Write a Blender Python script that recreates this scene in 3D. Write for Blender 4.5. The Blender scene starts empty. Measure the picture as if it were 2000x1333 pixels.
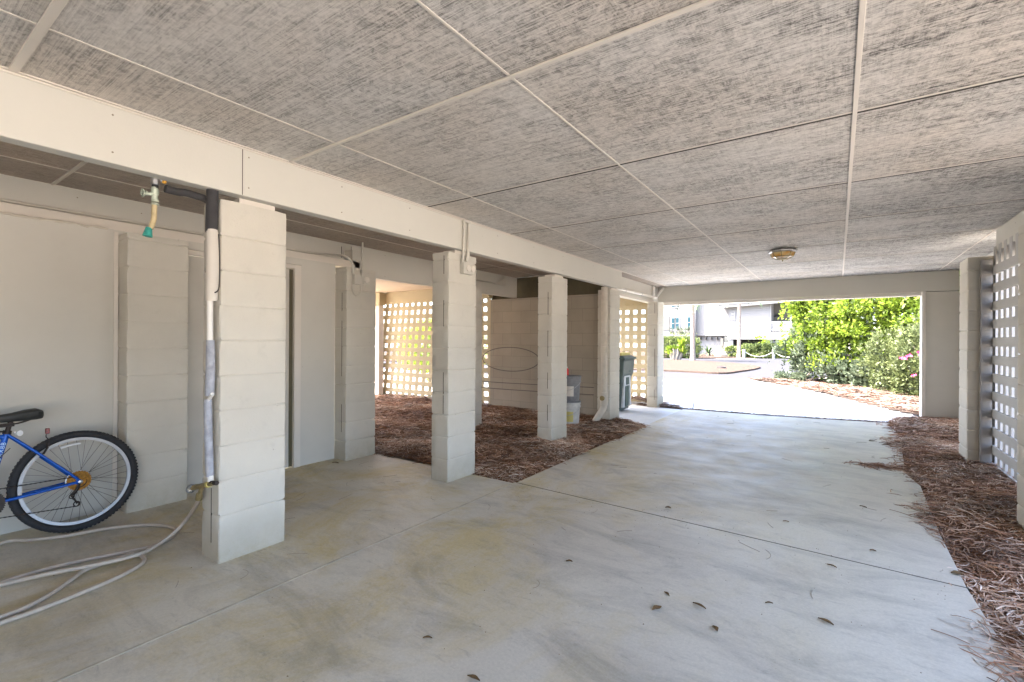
import bpy, math, random
import numpy as np
from mathutils import Vector, Matrix
R = math.radians
sc = bpy.context.scene
COL = sc.collection
rng = np.random.default_rng(7)
random.seed(7)

# ---------------------------------------------------------------- camera
F, YAW, PITCH, ROLL, CH = 918.32, 0.606171, -0.00009, 0.0055138, 1.29025
_f = np.array([-math.sin(YAW)*math.cos(PITCH), math.cos(YAW)*math.cos(PITCH), math.sin(PITCH)])
_r = np.array([math.cos(YAW), math.sin(YAW), 0.0]); _u = np.cross(_r, _f)
_r2 = math.cos(ROLL)*_r + math.sin(ROLL)*_u; _u2 = -math.sin(ROLL)*_r + math.cos(ROLL)*_u
cd = bpy.data.cameras.new('camera'); cam = bpy.data.objects.new('camera', cd); COL.objects.link(cam)
cd.sensor_width = 36; cd.lens = 36*F/2000; cd.clip_end = 2000; cd.clip_start = 0.02
M = Matrix.Identity(4)
for i in range(3):
    M[i][0] = _r2[i]; M[i][1] = _u2[i]; M[i][2] = -_f[i]
M[2][3] = CH
cam.matrix_world = M
sc.camera = cam

def at(x, y, ax, v):
    """surveyed photo point -> place on the plane axis ax = v"""
    d = _f + _r2*(x-1000)/F - _u2*(y-666.5)/F
    o = np.array([0, 0, CH]); t = (v-o[ax])/d[ax]
    return tuple(o+t*d)

# ---------------------------------------------------------------- light
SUN_EL, SX, SY = R(56), -0.80, -0.60
w = bpy.data.worlds.new('World'); sc.world = w; w.use_nodes = True
nt = w.node_tree; bg = nt.nodes['Background']
sky = nt.nodes.new('ShaderNodeTexSky'); sky.sky_type = 'NISHITA'; sky.sun_disc = False
sky.sun_elevation = SUN_EL; sky.sun_rotation = math.atan2(SX, SY); sky.air_density = 0.8; sky.dust_density = 4.0
nt.links.new(sky.outputs[0], bg.inputs[0]); bg.inputs[1].default_value = 0.15
sl = bpy.data.lights.new('sun', 'SUN'); sl.energy = 2.1; sl.angle = R(0.5); sl.color = (1, .95, .88)
so = bpy.data.objects.new('sun', sl); COL.objects.link(so)
sv = Vector((SX*math.cos(SUN_EL), SY*math.cos(SUN_EL), math.sin(SUN_EL)))
so.rotation_euler = sv.to_track_quat('Z', 'Y').to_euler()
so.location = (0, 0, 30)
sc.view_settings.view_transform = 'Standard'; sc.view_settings.look = 'None'
sc.view_settings.gamma = 1; sc.view_settings.exposure = 3.72
sc.cycles.max_bounces = 14; sc.cycles.diffuse_bounces = 10; sc.cycles.glossy_bounces = 4
sc.cycles.sample_clamp_indirect = 8

# ---------------------------------------------------------------- helpers
def tag(o, label=None, cat=None, group=None, kind=None):
    if label: o['label'] = label
    if cat: o['category'] = cat
    if group: o['group'] = group
    if kind: o['kind'] = kind
    return o

def thing(name, label, cat, loc=(0, 0, 0), group=None):
    o = bpy.data.objects.new(name, None); COL.objects.link(o); o.location = loc
    o.empty_display_size = 0.1
    return tag(o, label, cat, group)

class MB:
    def __init__(s): s.v = []; s.f = []
    def add(s, vs, fs):
        n = len(s.v); s.v += [tuple(map(float, p)) for p in vs]; s.f += [tuple(i+n for i in q) for q in fs]; return s
    def box(s, x0, x1, y0, y1, z0, z1):
        return s.add([(x0,y0,z0),(x1,y0,z0),(x1,y1,z0),(x0,y1,z0),(x0,y0,z1),(x1,y0,z1),(x1,y1,z1),(x0,y1,z1)],
                     [(0,3,2,1),(4,5,6,7),(0,1,5,4),(1,2,6,5),(2,3,7,6),(3,0,4,7)])
    def prism(s, pts, z0, z1, ax=2):
        """extrude polygon; ax=2: pts are (x,y); ax=1: pts (x,z) along y; ax=0: pts (y,z) along x"""
        n = len(pts)
        def P(p, t): return (p[0], p[1], t) if ax == 2 else ((p[0], t, p[1]) if ax == 1 else (t, p[0], p[1]))
        vs = [P(p, z0) for p in pts]+[P(p, z1) for p in pts]
        fs = [tuple(range(n))[::-1], tuple(range(n, 2*n))]+[(i, (i+1) % n, n+(i+1) % n, n+i) for i in range(n)]
        return s.add(vs, fs)
    def tube(s, pts, r, n=10, caps=True, closed=False):
        pts = [np.array(p, float) for p in pts]; m = len(pts)
        rs = r if hasattr(r, '__len__') else [r]*m
        T = []
        for i in range(m):
            a = pts[(i-1) % m] if (closed or i > 0) else pts[i]; b = pts[(i+1) % m] if (closed or i < m-1) else pts[i]
            t = b-a; T.append(t/(np.linalg.norm(t)+1e-12))
        up = np.array([0, 0, 1.]) if abs(T[0][2]) < .9 else np.array([1., 0, 0])
        N = np.cross(T[0], up); N /= np.linalg.norm(N)
        vs = []
        for i in range(m):
            N = N-T[i]*(N@T[i]); N /= (np.linalg.norm(N)+1e-12); B = np.cross(T[i], N)
            for k in range(n):
                a = 2*math.pi*k/n; vs.append(pts[i]+rs[i]*(N*math.cos(a)+B*math.sin(a)))
        fs = []
        for i in range(m if closed else m-1):
            j = (i+1) % m
            for k in range(n):
                k2 = (k+1) % n; fs.append((i*n+k, i*n+k2, j*n+k2, j*n+k))
        if caps and not closed:
            fs.append(tuple(range(n))[::-1]); fs.append(tuple((m-1)*n+k for k in range(n)))
        return s.add(vs, fs)
    def lathe(s, prof, c, axis=(0, 0, 1), n=24, cap=True):
        a = np.array(axis, float); a /= np.linalg.norm(a)
        up = np.array([0, 0, 1.]) if abs(a[2]) < .9 else np.array([1., 0, 0])
        N = np.cross(a, up); N /= np.linalg.norm(N); B = np.cross(a, N); c = np.array(c, float)
        vs = [c+a*h+r*(N*math.cos(2*math.pi*k/n)+B*math.sin(2*math.pi*k/n)) for r, h in prof for k in range(n)]
        fs = [(i*n+k, i*n+(k+1) % n, (i+1)*n+(k+1) % n, (i+1)*n+k) for i in range(len(prof)-1) for k in range(n)]
        if cap: fs += [tuple(range(n))[::-1], tuple((len(prof)-1)*n+k for k in range(n))]
        return s.add(vs, fs)
    def torus(s, c, R_, r, axis=(1, 0, 0), n=64, m=10, sx=1, sy=1):
        a = np.array(axis, float); a /= np.linalg.norm(a)
        up = np.array([0, 0, 1.]) if abs(a[2]) < .9 else np.array([1., 0, 0])
        N = np.cross(a, up); N /= np.linalg.norm(N); B = np.cross(a, N); c = np.array(c, float)
        return s.tube([c+R_*(sx*N*math.cos(2*math.pi*k/n)+sy*B*math.sin(2*math.pi*k/n)) for k in range(n)], r, m, closed=True)
    def build(s, name, mat, parent=None, smooth=False, bevel=0, local=False):
        me = bpy.data.meshes.new(name)
        off = (0, 0, 0) if (parent is None or local) else tuple(parent.get('_o', parent.location))
        vs = [(p[0]-off[0], p[1]-off[1], p[2]-off[2]) for p in s.v]
        me.from_pydata(vs, [], s.f); me.update()
        bm_fix(me)
        if smooth:
            for p in me.polygons: p.use_smooth = True
        o = bpy.data.objects.new(name, me); COL.objects.link(o); me.materials.append(mat)
        if parent: o.parent = parent
        if bevel:
            b = o.modifiers.new('bevel', 'BEVEL'); b.width = bevel; b.segments = 2; b.limit_method = 'ANGLE'
        if smooth: auto(me)
        return o

import bmesh
def bm_fix(me):
    if len(me.vertices) > 30000: return
    bm = bmesh.new(); bm.from_mesh(me); bmesh.ops.recalc_face_normals(bm, faces=bm.faces); bm.to_mesh(me); bm.free()
def auto(me, ang=40):
    try: me.set_sharp_from_angle(angle=R(ang))
    except Exception: pass

def catmull(P, k=8, closed=False):
    P = [np.array(p, float) for p in P]; n = len(P); out = []
    for i in range(n if closed else n-1):
        if closed: p0, p1, p2, p3 = P[(i-1) % n], P[i], P[(i+1) % n], P[(i+2) % n]
        else: p0, p1, p2, p3 = P[max(i-1, 0)], P[i], P[i+1], P[min(i+2, n-1)]
        for t in np.arange(k)/k:
            out.append(.5*((2*p1)+(-p0+p2)*t+(2*p0-5*p1+4*p2-p3)*t*t+(-p0+3*p1-3*p2+p3)*t**3))
    if not closed: out.append(P[-1])
    return out

def fastmesh(name, V, Fq, mat, tone=None, parent=None):
    """numpy arrays -> one mesh (quads), optional per-vertex tone"""
    me = bpy.data.meshes.new(name)
    me.vertices.add(len(V)); me.vertices.foreach_set('co', np.asarray(V, np.float32).ravel())
    nf = len(Fq); k = Fq.shape[1]
    me.loops.add(nf*k); me.loops.foreach_set('vertex_index', Fq.astype(np.int32).ravel())
    me.polygons.add(nf); me.polygons.foreach_set('loop_start', np.arange(0, nf*k, k, dtype=np.int32))
    if tone is not None:
        a = me.attributes.new('tone', 'FLOAT', 'POINT'); a.data.foreach_set('value', tone.astype(np.float32))
    me.update(calc_edges=True); me.validate()
    o = bpy.data.objects.new(name, me); COL.objects.link(o); me.materials.append(mat)
    if parent: o.parent = parent
    return o

# ---------------------------------------------------------------- materials
class NT:
    def __init__(s, name):
        s.m = bpy.data.materials.new(name); s.m.use_nodes = True; s.t = s.m.node_tree
        s.b = s.t.nodes['Principled BSDF']; s.out = s.t.nodes['Material Output']
        s.b.inputs['Specular IOR Level'].default_value = .35
    def n(s, typ, **kw):
        nd = s.t.nodes.new('ShaderNode'+typ)
        for k, v in kw.items():
            if isinstance(k, str) and hasattr(nd, k): setattr(nd, k, v)
            else: nd.inputs[k].default_value = v
        return nd
    def l(s, a, b): s.t.links.new(a, b)
    def coord(s, scale=(1, 1, 1), loc=(0, 0, 0), kind='Object', rot=(0, 0, 0)):
        if not hasattr(s, 'tc'): s.tc = s.n('TexCoord')
        mp = s.n('Mapping'); mp.inputs['Scale'].default_value = scale; mp.inputs['Location'].default_value = loc; mp.inputs['Rotation'].default_value = rot
        s.l(s.tc.outputs[kind], mp.inputs[0]); return mp.outputs[0]
    def world(s, scale=(1, 1, 1), loc=(0, 0, 0)):
        g = s.n('NewGeometry'); mp = s.n('Mapping'); mp.inputs['Scale'].default_value = scale; mp.inputs['Location'].default_value = loc
        s.l(g.outputs['Position'], mp.inputs[0]); return mp.outputs[0]
    def noise(s, vec, scale, detail=4, rough=.55, dist=0):
        x = s.n('TexNoise'); x.inputs['Scale'].default_value = scale; x.inputs['Detail'].default_value = detail
        x.inputs['Roughness'].default_value = rough; x.inputs['Distortion'].default_value = dist
        if vec is not None: s.l(vec, x.inputs['Vector'])
        return x.outputs['Fac']
    def ramp(s, fac, stops):
        r = s.n('ValToRGB'); e = r.color_ramp.elements
        while len(e) < len(stops): e.new(.5)
        for i, (p, c) in enumerate(stops):
            e[i].position = p; e[i].color = (c, c, c, 1) if not hasattr(c, '__len__') else (*c, 1)
        s.l(fac, r.inputs[0]); return r.outputs[0]
    def mix(s, fac, a, b, mode='MIX'):
        x = s.n('Mix', data_type='RGBA', blend_type=mode)
        for sock, v in ((x.inputs[0], fac), (x.inputs[6], a), (x.inputs[7], b)):
            if hasattr(v, 'is_linked') or isinstance(v, bpy.types.NodeSocket): s.l(v, sock)
            else: sock.default_value = v if not hasattr(v, '__len__') else (*v, 1)
        return x.outputs[2]
    def math(s, op, a, b=0.0, clamp=False):
        x = s.n('Math', operation=op, use_clamp=clamp)
        for i, v in enumerate((a, b)):
            if isinstance(v, bpy.types.NodeSocket): s.l(v, x.inputs[i])
            else: x.inputs[i].default_value = v
        return x.outputs[0]
    def bump(s, h, st=.3, dist=.01, prev=None):
        b = s.n('Bump'); b.inputs['Strength'].default_value = st; b.inputs['Distance'].default_value = dist
        s.l(h, b.inputs['Height'])
        if prev is not None: s.l(prev, b.inputs['Normal'])
        return b.outputs[0]
    def done(s, col=None, rough=.6, nrm=None, metal=0):
        if col is not None:
            if isinstance(col, bpy.types.NodeSocket): s.l(col, s.b.inputs['Base Color'])
            else: s.b.inputs['Base Color'].default_value = (*col, 1)
        if isinstance(rough, bpy.types.NodeSocket): s.l(rough, s.b.inputs['Roughness'])
        else: s.b.inputs['Roughness'].default_value = rough
        s.b.inputs['Metallic'].default_value = metal
        if nrm is not None: s.l(nrm, s.b.inputs['Normal'])
        return s.m

def paint(name, c, var=.12, rough=.65, bump=.15, bscale=60, dirt=.15, spots=True):
    n = NT(name); v = n.world()
    big = n.ramp(n.noise(v, 1.3, 5, .6), [(.3, 1-var), (.7, 1.0)])
    col = n.mix(1.0, c, big, 'MULTIPLY')
    d = n.ramp(n.noise(v, 9, 6, .7), [(.58, 0.0), (.8, dirt)])
    col = n.mix(d, col, tuple(x*.5 for x in c))
    if spots:
        vo = n.n('TexVoronoi'); vo.inputs['Scale'].default_value = 9; n.l(v, vo.inputs['Vector'])
        sp = n.ramp(vo.outputs['Distance'], [(.02, .55), (.05, 0.0)])
        k = n.ramp(n.noise(v, 3.1, 2), [(.55, 0.0), (.6, 1.0)])
        col = n.mix(n.math('MULTIPLY', sp, k), col, (c[0]*.35, c[1]*.28, c[2]*.22))
    b = n.bump(n.noise(v, bscale, 5, .6), bump, .004)
    b = n.bump(n.noise(v, 6, 3), .12, .01, b)
    return n.done(col, rough, b)

def plain(name, c, rough=.5, metal=0, var=.1, scale=12, bump=0.05, spec=.35):
    n = NT(name); v = n.world(); n.b.inputs['Specular IOR Level'].default_value = spec
    k = n.ramp(n.noise(v, scale, 4), [(.3, 1-var), (.7, 1+var*.5)])
    return n.done(n.mix(1.0, c, k, 'MULTIPLY'), rough, n.bump(n.noise(v, scale*6, 4), bump, .003), metal)

M_ = {}
PB = (.58, .56, .50)
M_['beam'] = paint('beam_paint', PB, .06, .6, .10, 90, .08)
M_['trim'] = paint('trim_paint', (.66, .61, .54), .08, .6, .1, 90, .1, False)
def footdirt(m):
    t = m.node_tree; b = t.nodes['Principled BSDF']; src = b.inputs['Base Color'].links[0].from_socket
    g = t.nodes.new('ShaderNodeNewGeometry'); s_ = t.nodes.new('ShaderNodeSeparateXYZ'); t.links.new(g.outputs['Position'], s_.inputs[0])
    no = t.nodes.new('ShaderNodeTexNoise'); no.inputs['Scale'].default_value = 11; no.inputs['Detail'].default_value = 8; no.inputs['Roughness'].default_value = .75; t.links.new(g.outputs['Position'], no.inputs['Vector'])
    m1 = t.nodes.new('ShaderNodeMapRange'); m1.inputs[1].default_value = .0; m1.inputs[2].default_value = .28; m1.inputs[3].default_value = .62; m1.inputs[4].default_value = 0; t.links.new(s_.outputs[2], m1.inputs[0])
    mu = t.nodes.new('ShaderNodeMath'); mu.operation = 'MULTIPLY'; t.links.new(m1.outputs[0], mu.inputs[0]); t.links.new(no.outputs['Fac'], mu.inputs[1])
    mu2 = t.nodes.new('ShaderNodeMath'); mu2.operation = 'MULTIPLY'; mu2.inputs[1].default_value = 1.6; mu2.use_clamp = True; t.links.new(mu.outputs[0], mu2.inputs[0])
    mx = t.nodes.new('ShaderNodeMix'); mx.data_type = 'RGBA'; t.links.new(mu2.outputs[0], mx.inputs[0]); t.links.new(src, mx.inputs[6]); mx.inputs[7].default_value = (.33, .27, .17, 1)
    t.links.new(mx.outputs[2], b.inputs['Base Color']); return m
M_['block'] = paint('block_paint', (.60, .565, .49), .16, .75, .6, 110, .22)
M_['blockdark'] = paint('shaded_wall_block_paint', (.50, .47, .42), .15, .75, .4, 110, .2)
footdirt(M_['block']); M_['wall'] = paint('wall_paint', (.57, .545, .485), .1, .7, .12, 60, .08)
M_['peach'] = paint('peach_ceiling_paint', (.66, .55, .42), .1, .7, .1, 40, .05, False)
M_['lattice'] = paint('lattice_paint', (.47, .40, .26), .15, .7, .15, 60, .1, False)
M_['latticegrey'] = paint('grey_lattice_paint', (.47, .46, .44), .12, .7, .15, 60, .1, False)
M_['postgrey'] = paint('dark_grey_post', (.30, .29, .28), .12, .7, .15, 60, .1, False)
M_['metalpaint'] = paint('painted_conduit', (.58, .55, .48), .12, .5, .1, 60, .15, False)
M_['crack'] = plain('open_joint', (.05, .045, .035), .9)
M_['pvc'] = plain('painted_pvc', (.55, .50, .42), .45, 0, .12, 8)
M_['whitepvc'] = plain('white_pvc', (.75, .73, .68), .4, 0, .08, 8)
M_['blackfoam'] = plain('black_pipe_foam', (.045, .043, .045), .7, 0, .2, 20, .2)
M_['greyfoam'] = plain('grey_pipe_foam', (.38, .39, .43), .7, 0, .25, 25, .3)
M_['brass'] = plain('weathered_brass', (.35, .28, .14), .45, .7, .3, 40, .3)
M_['valve'] = plain('corroded_valve', (.50, .55, .45), .5, .4, .35, 50, .4)
M_['steel'] = plain('dull_steel', (.42, .42, .43), .35, .9, .2, 40)
M_['teal'] = plain('teal_cap_plastic', (.05, .33, .28), .45, 0, .3, 60, .3)
M_['tan'] = plain('tan_pipe', (.52, .42, .24), .5, 0, .15, 40)
M_['orange'] = plain('orange_sealant', (.65, .35, .05), .5)
M_['hose'] = plain('beige_hose_rubber', (.45, .38, .31), .5, 0, .12, 15)
M_['rubber'] = plain('tyre_rubber', (.028, .028, .030), .75, 0, .25, 40, .3)
M_['alloy'] = plain('alloy_rim', (.40, .40, .41), .4, .5, .08, 30)
M_['spoke'] = plain('dull_spoke_steel', (.16, .14, .13), .4, .8)
M_['rust'] = plain('rusty_sprocket', (.42, .20, .035), .7, .35, .5, 60, .4)
M_['rustpaint'] = plain('rust_bleed_paint', (.26, .22, .17), .6)
M_['darkmetal'] = plain('grimy_black_metal', (.045, .035, .03), .55, .5, .3, 40, .2)
M_['bikeblue'] = plain('blue_frame_paint', (.006, .085, .42), .25, .15, .12, 20, .02)
M_['saddle'] = plain('black_saddle_vinyl', (.035, .036, .034), .5, 0, .2, 25, .15)
M_['reflector'] = plain('white_reflector', (.75, .75, .75), .25)
M_['redreflector'] = plain('red_reflector', (.18, .03, .02), .3)
M_['letter'] = plain('pale_blue_lettering', (.45, .62, .8), .5)
M_['amber'] = None
M_['bin'] = plain('grey_green_bin_plastic', (.07, .10, .09), .5, 0, .2, 8)
M_['bindark'] = plain('dark_bin_green', (.02, .06, .05), .5)
M_['binpale'] = plain('pale_weathered_bin_plastic', (.52, .54, .55), .5, 0, .15, 8)
M_['yellow'] = plain('yellow_lid_board', (.60, .52, .18), .6)
M_['bucket'] = plain('grey_bucket_plastic', (.22, .22, .225), .5, 0, .15, 20)
M_['bucketwhite'] = plain('white_bucket_plastic', (.55, .54, .50), .5, 0, .2, 15)
M_['red'] = plain('red_bottle_plastic', (.75, .05, .05), .4)
M_['wire'] = plain('dark_cable', (.07, .06, .055), .6)
M_['doorgrey'] = plain('door_paint', (.50, .475, .42), .5, 0, .08, 4)
M_['doorgap'] = plain('dark_gap_paint', (.10, .085, .05), .8)  # stands for the shade inside open gaps
M_['leafdry'] = plain('dry_leaf', (.16, .095, .04), .7, 0, .4, 90)
M_['rope'] = plain('white_rope', (.6, .58, .52), .8)
M_['stone'] = plain('pale_boulder', (.17, .16, .14), .8, 0, .2, 4, .3)
M_['glass'] = plain('blue_window_glass', (.02, .055, .07), .6, 0, .1, 12, .05, .05)
M_['housewhite'] = None

n = NT('amber_glass'); n.b.inputs['Transmission Weight'].default_value = .35
M_['amber'] = n.done(n.ramp(n.noise(n.world(), 14, 2), [(.35, (.62, .50, .26)), (.65, (.60, .28, .03))]), .3)

def siding(name, c, pitch=.2):
    n = NT(name); n.b.inputs['Specular IOR Level'].default_value = .05; v = n.world()
    s = n.n('SeparateXYZ'); n.l(v, s.inputs[0])
    fr = n.math('FRACT', n.math('DIVIDE', s.outputs[2], pitch))
    sh = n.ramp(fr, [(0, .72), (.07, 1.0), (1, 1.0)])
    col = n.mix(1.0, c, sh, 'MULTIPLY')
    return n.done(col, .7, n.bump(fr, .6, .02))
M_['housewhite'] = siding('white_lap_siding', (.26, .26, .26))
M_['housegrey'] = siding('pale_grey_lap_siding', (.22, .22, .22))
M_['housetrim'] = plain('white_house_trim', (.24, .24, .24), .6)
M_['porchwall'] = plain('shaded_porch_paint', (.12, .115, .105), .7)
M_['roof'] = plain('pale_roof_metal', (.2, .2, .2), .6)
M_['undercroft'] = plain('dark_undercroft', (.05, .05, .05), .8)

# rough sawn plywood ceiling: fine dark grain running across the bay + mildew mottling
def ceil_mat(name, ax, light, dark, amt):
    n = NT(name); g = n.n('NewGeometry'); oi = n.n('ObjectInfo')
    cx = n.n('CombineXYZ'); n.l(n.math('MULTIPLY', oi.outputs['Random'], 37.0), cx.inputs[0]); n.l(n.math('MULTIPLY', oi.outputs['Random'], 91.0), cx.inputs[1])
    ad = n.n('VectorMath', operation='ADD'); n.l(g.outputs['Position'], ad.inputs[0]); n.l(cx.outputs[0], ad.inputs[1])
    def mp(sc_):
        m = n.n('Mapping'); m.inputs['Scale'].default_value = sc_; n.l(ad.outputs[0], m.inputs[0]); return m.outputs[0]
    def sw(p, q): return mp((p, q, 1) if ax == 0 else (q, p, 1))
    grain = n.noise(sw(.9, 165.0), 1.0, 5, .65, .03)
    fine = n.noise(sw(12.0, 330.0), 1.0, 4, .75, .05)
    cross = n.noise(sw(170.0, 3.0), 1.0, 4, .7, .05)
    whirl = n.noise(sw(8.0, 10.0), 2.6, 10, .85, .9)
    blot = n.noise(mp((1.3, 1.9, 1)), 1.5, 4, .6, .4)
    line = n.ramp(grain, [(.40, 1.0), (.54, 0.0)])
    crs = n.ramp(cross, [(.40, 1.0), (.56, 0.0)])
    ff = n.ramp(fine, [(.38, 1.0), (.58, 0.0)])
    wh = n.ramp(whirl, [(.44, 0.0), (.58, 1.0)])
    bl = n.ramp(blot, [(.34, .45), (.62, 1.0)])
    d = n.math('ADD', n.math('ADD', n.math('MULTIPLY', line, .42), n.math('MULTIPLY', ff, .40)), n.math('MULTIPLY', crs, .15))
    d = n.math('ADD', n.math('MULTIPLY', d, n.math('ADD', n.math('MULTIPLY', wh, .70), .42)), n.math('MULTIPLY', wh, .22))
    d = n.math('MULTIPLY', d, n.math('MULTIPLY', n.math('ADD', bl, .15), amt), True)
    # dark grain and mottling strengthen from the pillar side towards the right
    s = n.n('SeparateXYZ'); n.l(g.outputs['Position'], s.inputs[0])
    mr = n.n('MapRange'); mr.inputs[1].default_value = -3.0; mr.inputs[2].default_value = 0.5; mr.inputs[3].default_value = .62; mr.inputs[4].default_value = 1.0
    n.l(s.outputs[0], mr.inputs[0]); d = n.math('MULTIPLY', d, mr.outputs[0], True)
    tint = n.ramp(n.noise(mp((1, 1, 1)), .7, 3), [(.4, light), (.65, tuple(x*y for x, y in zip(light, (1.0, .95, .90))))])
    col = n.mix(d, tint, dark)
    h = n.math('SUBTRACT', 0.0, n.math('ADD', line, n.math('MULTIPLY', ff, .5)))
    return n.done(col, .8, n.bump(h, .35, .003))
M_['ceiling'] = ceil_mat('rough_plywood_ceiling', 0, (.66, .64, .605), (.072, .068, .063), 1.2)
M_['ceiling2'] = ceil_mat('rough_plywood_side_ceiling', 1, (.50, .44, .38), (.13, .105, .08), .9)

def concrete(name, base, warm, stain, dark, k=1.0):
    n = NT(name); v = n.world(); s = n.n('SeparateXYZ'); n.l(v, s.inputs[0])
    big = n.noise(n.world((1, .8, 1)), .7, 5, .6, .5)
    col = n.mix(n.ramp(big, [(.35, 0.0), (.65, 1.0)]), base, warm)
    # ochre pollen and rust staining along the pillar side
    mr = n.n('MapRange'); mr.inputs[1].default_value = .3; mr.inputs[2].default_value = -2.2; n.l(s.outputs[0], mr.inputs[0])
    st = n.ramp(n.noise(n.world((1, .7, 1), (3, 1, 0)), 1.25, 9, .74, .5), [(.45, 0.0), (.62, 1.0)])
    col = n.mix(n.math('MULTIPLY', n.math('MULTIPLY', st, mr.outputs[0]), .85*k), col, stain)
    # dark tyre and damp smears lying across the slab
    sm = n.ramp(n.noise(n.world((1.0, 2.3, 1), (7, 2, 0)), 1.1, 10, .74, .7), [(.47, 0.0), (.66, 1.0)])
    col = n.mix(n.math('MULTIPLY', sm, .42*k), col, dark)
    sm2 = n.ramp(n.noise(n.world((2.2, 7, 1), (1, 9, 0)), 2.4, 9, .8, .5), [(.55, 0.0), (.68, 1.0)])
    col = n.mix(n.math('MULTIPLY', sm2, .34*k), col, dark)
    fine = n.ramp(n.noise(v, 70, 8, .85), [(.3, .82), (.7, 1.12)])
    col = n.mix(1.0, col, fine, 'MULTIPLY')
    vo = n.n('TexVoronoi'); vo.inputs['Scale'].default_value = 13; n.l(v, vo.inputs['Vector'])
    sp = n.math('MULTIPLY', n.ramp(vo.outputs['Distance'], [(.03, 1.0), (.07, 0.0)]), n.ramp(n.noise(v, 4, 2), [(.55, 0.0), (.6, .5)]))
    col = n.mix(sp, col, dark)
    rg = n.ramp(n.noise(v, 3, 5), [(.3, .42), (.7, .62)])
    b = n.bump(n.noise(v, 140, 5, .7), .25, .002); b = n.bump(n.noise(v, 5, 3), .1, .01, b)
    return n.done(col, rg, b)
M_['slab'] = concrete('carport_concrete', (.51, .47, .40), (.61, .57, .475), (.50, .40, .18), (.17, .16, .145))
M_['drive'] = concrete('driveway_concrete', (.66, .66, .64), (.70, .69, .66), (.6, .57, .5), (.5, .5, .48), .4)
M_['patch'] = concrete('walk_concrete', (.56, .57, .58), (.60, .60, .60), (.5, .5, .45), (.35, .35, .36), .5)
M_['road'] = plain('road_asphalt', (.062, .062, .068), .9, 0, .08, 3, .2, 0)
M_['ground'] = plain('sandy_ground', (.50, .45, .38), .9, 0, .2, 2, .2, 0)

def straw_base(name, a, b):
    n = NT(name); n.b.inputs['Specular IOR Level'].default_value = 0; v = n.world()
    c = n.ramp(n.noise(n.world((1, 1, 1)), 28, 8, .8, .8), [(.35, a), (.6, b)])
    return n.done(c, .95, n.bump(n.noise(v, 45, 6, .8, 1), 1.0, .02))
M_['strawbase'] = straw_base('straw_litter', (.07, .036, .020), (.26, .14, .08))
M_['strawfar'] = straw_base('dimmed_outdoor_litter', (.052, .036, .029), (.105, .080, .066))  # outdoor litter colour darkened to hold down the sunlight on it

def tone_mat(name, stops, rough=.6, trans=0.0, big=None):
    n = NT(name); a = n.n('Attribute'); a.attribute_name = 'tone'
    c = n.ramp(a.outputs['Fac'], stops)
    if big:
        k = n.ramp(n.noise(n.world(), big, 3), [(.35, .62), (.65, 1.25)]); c = n.mix(1.0, c, k, 'MULTIPLY')
    n.done(c, rough)
    if trans:
        tr = n.n('BsdfTranslucent'); n.l(c, tr.inputs[0]); mx = n.n('MixShader'); mx.inputs[0].default_value = trans
        n.l(n.b.outputs[0], mx.inputs[1]); n.l(tr.outputs[0], mx.inputs[2]); n.l(mx.outputs[0], n.out.inputs[0])
    return n.m
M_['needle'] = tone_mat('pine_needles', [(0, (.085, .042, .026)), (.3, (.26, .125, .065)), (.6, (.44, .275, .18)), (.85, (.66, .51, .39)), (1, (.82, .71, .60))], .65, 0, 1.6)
M_['needle_dimmed'] = tone_mat('dimmed_outdoor_needles', [(0, (.05, .03, .02)), (.4, (.15, .085, .06)), (.8, (.26, .19, .15)), (1, (.38, .31, .26))], .7)  # darker copy of the indoor needles, to offset outdoor sunlight
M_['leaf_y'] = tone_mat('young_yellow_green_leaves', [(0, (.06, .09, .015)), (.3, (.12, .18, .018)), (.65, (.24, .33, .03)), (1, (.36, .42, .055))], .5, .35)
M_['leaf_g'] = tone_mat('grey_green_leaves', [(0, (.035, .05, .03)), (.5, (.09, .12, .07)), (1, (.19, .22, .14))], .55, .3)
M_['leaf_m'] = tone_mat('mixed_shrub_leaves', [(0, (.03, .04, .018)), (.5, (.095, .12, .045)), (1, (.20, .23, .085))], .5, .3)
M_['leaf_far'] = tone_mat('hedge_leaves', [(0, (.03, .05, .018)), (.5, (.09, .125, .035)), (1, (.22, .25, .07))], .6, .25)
M_['petal'] = plain('pink_petal', (.75, .06, .22), .5)
M_['bark'] = plain('grey_brown_bark', (.22, .18, .15), .9, 0, .35, 9, .8)
M_['twig'] = plain('pale_twig_bark', (.32, .27, .21), .9, 0, .2, 9)

# ---------------------------------------------------------------- ground, roads
def struct(name, mb, mat, bevel=0):
    o = mb.build(name, mat, bevel=bevel); o['kind'] = 'structure'; return o
H = 2.425
g = MB(); g.add([(-600, -300, -.06), (600, -300, -.06), (600, 900, -.06), (-600, 900, -.06)], [(0, 1, 2, 3)])
struct('ground', g, M_['ground'])
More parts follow.
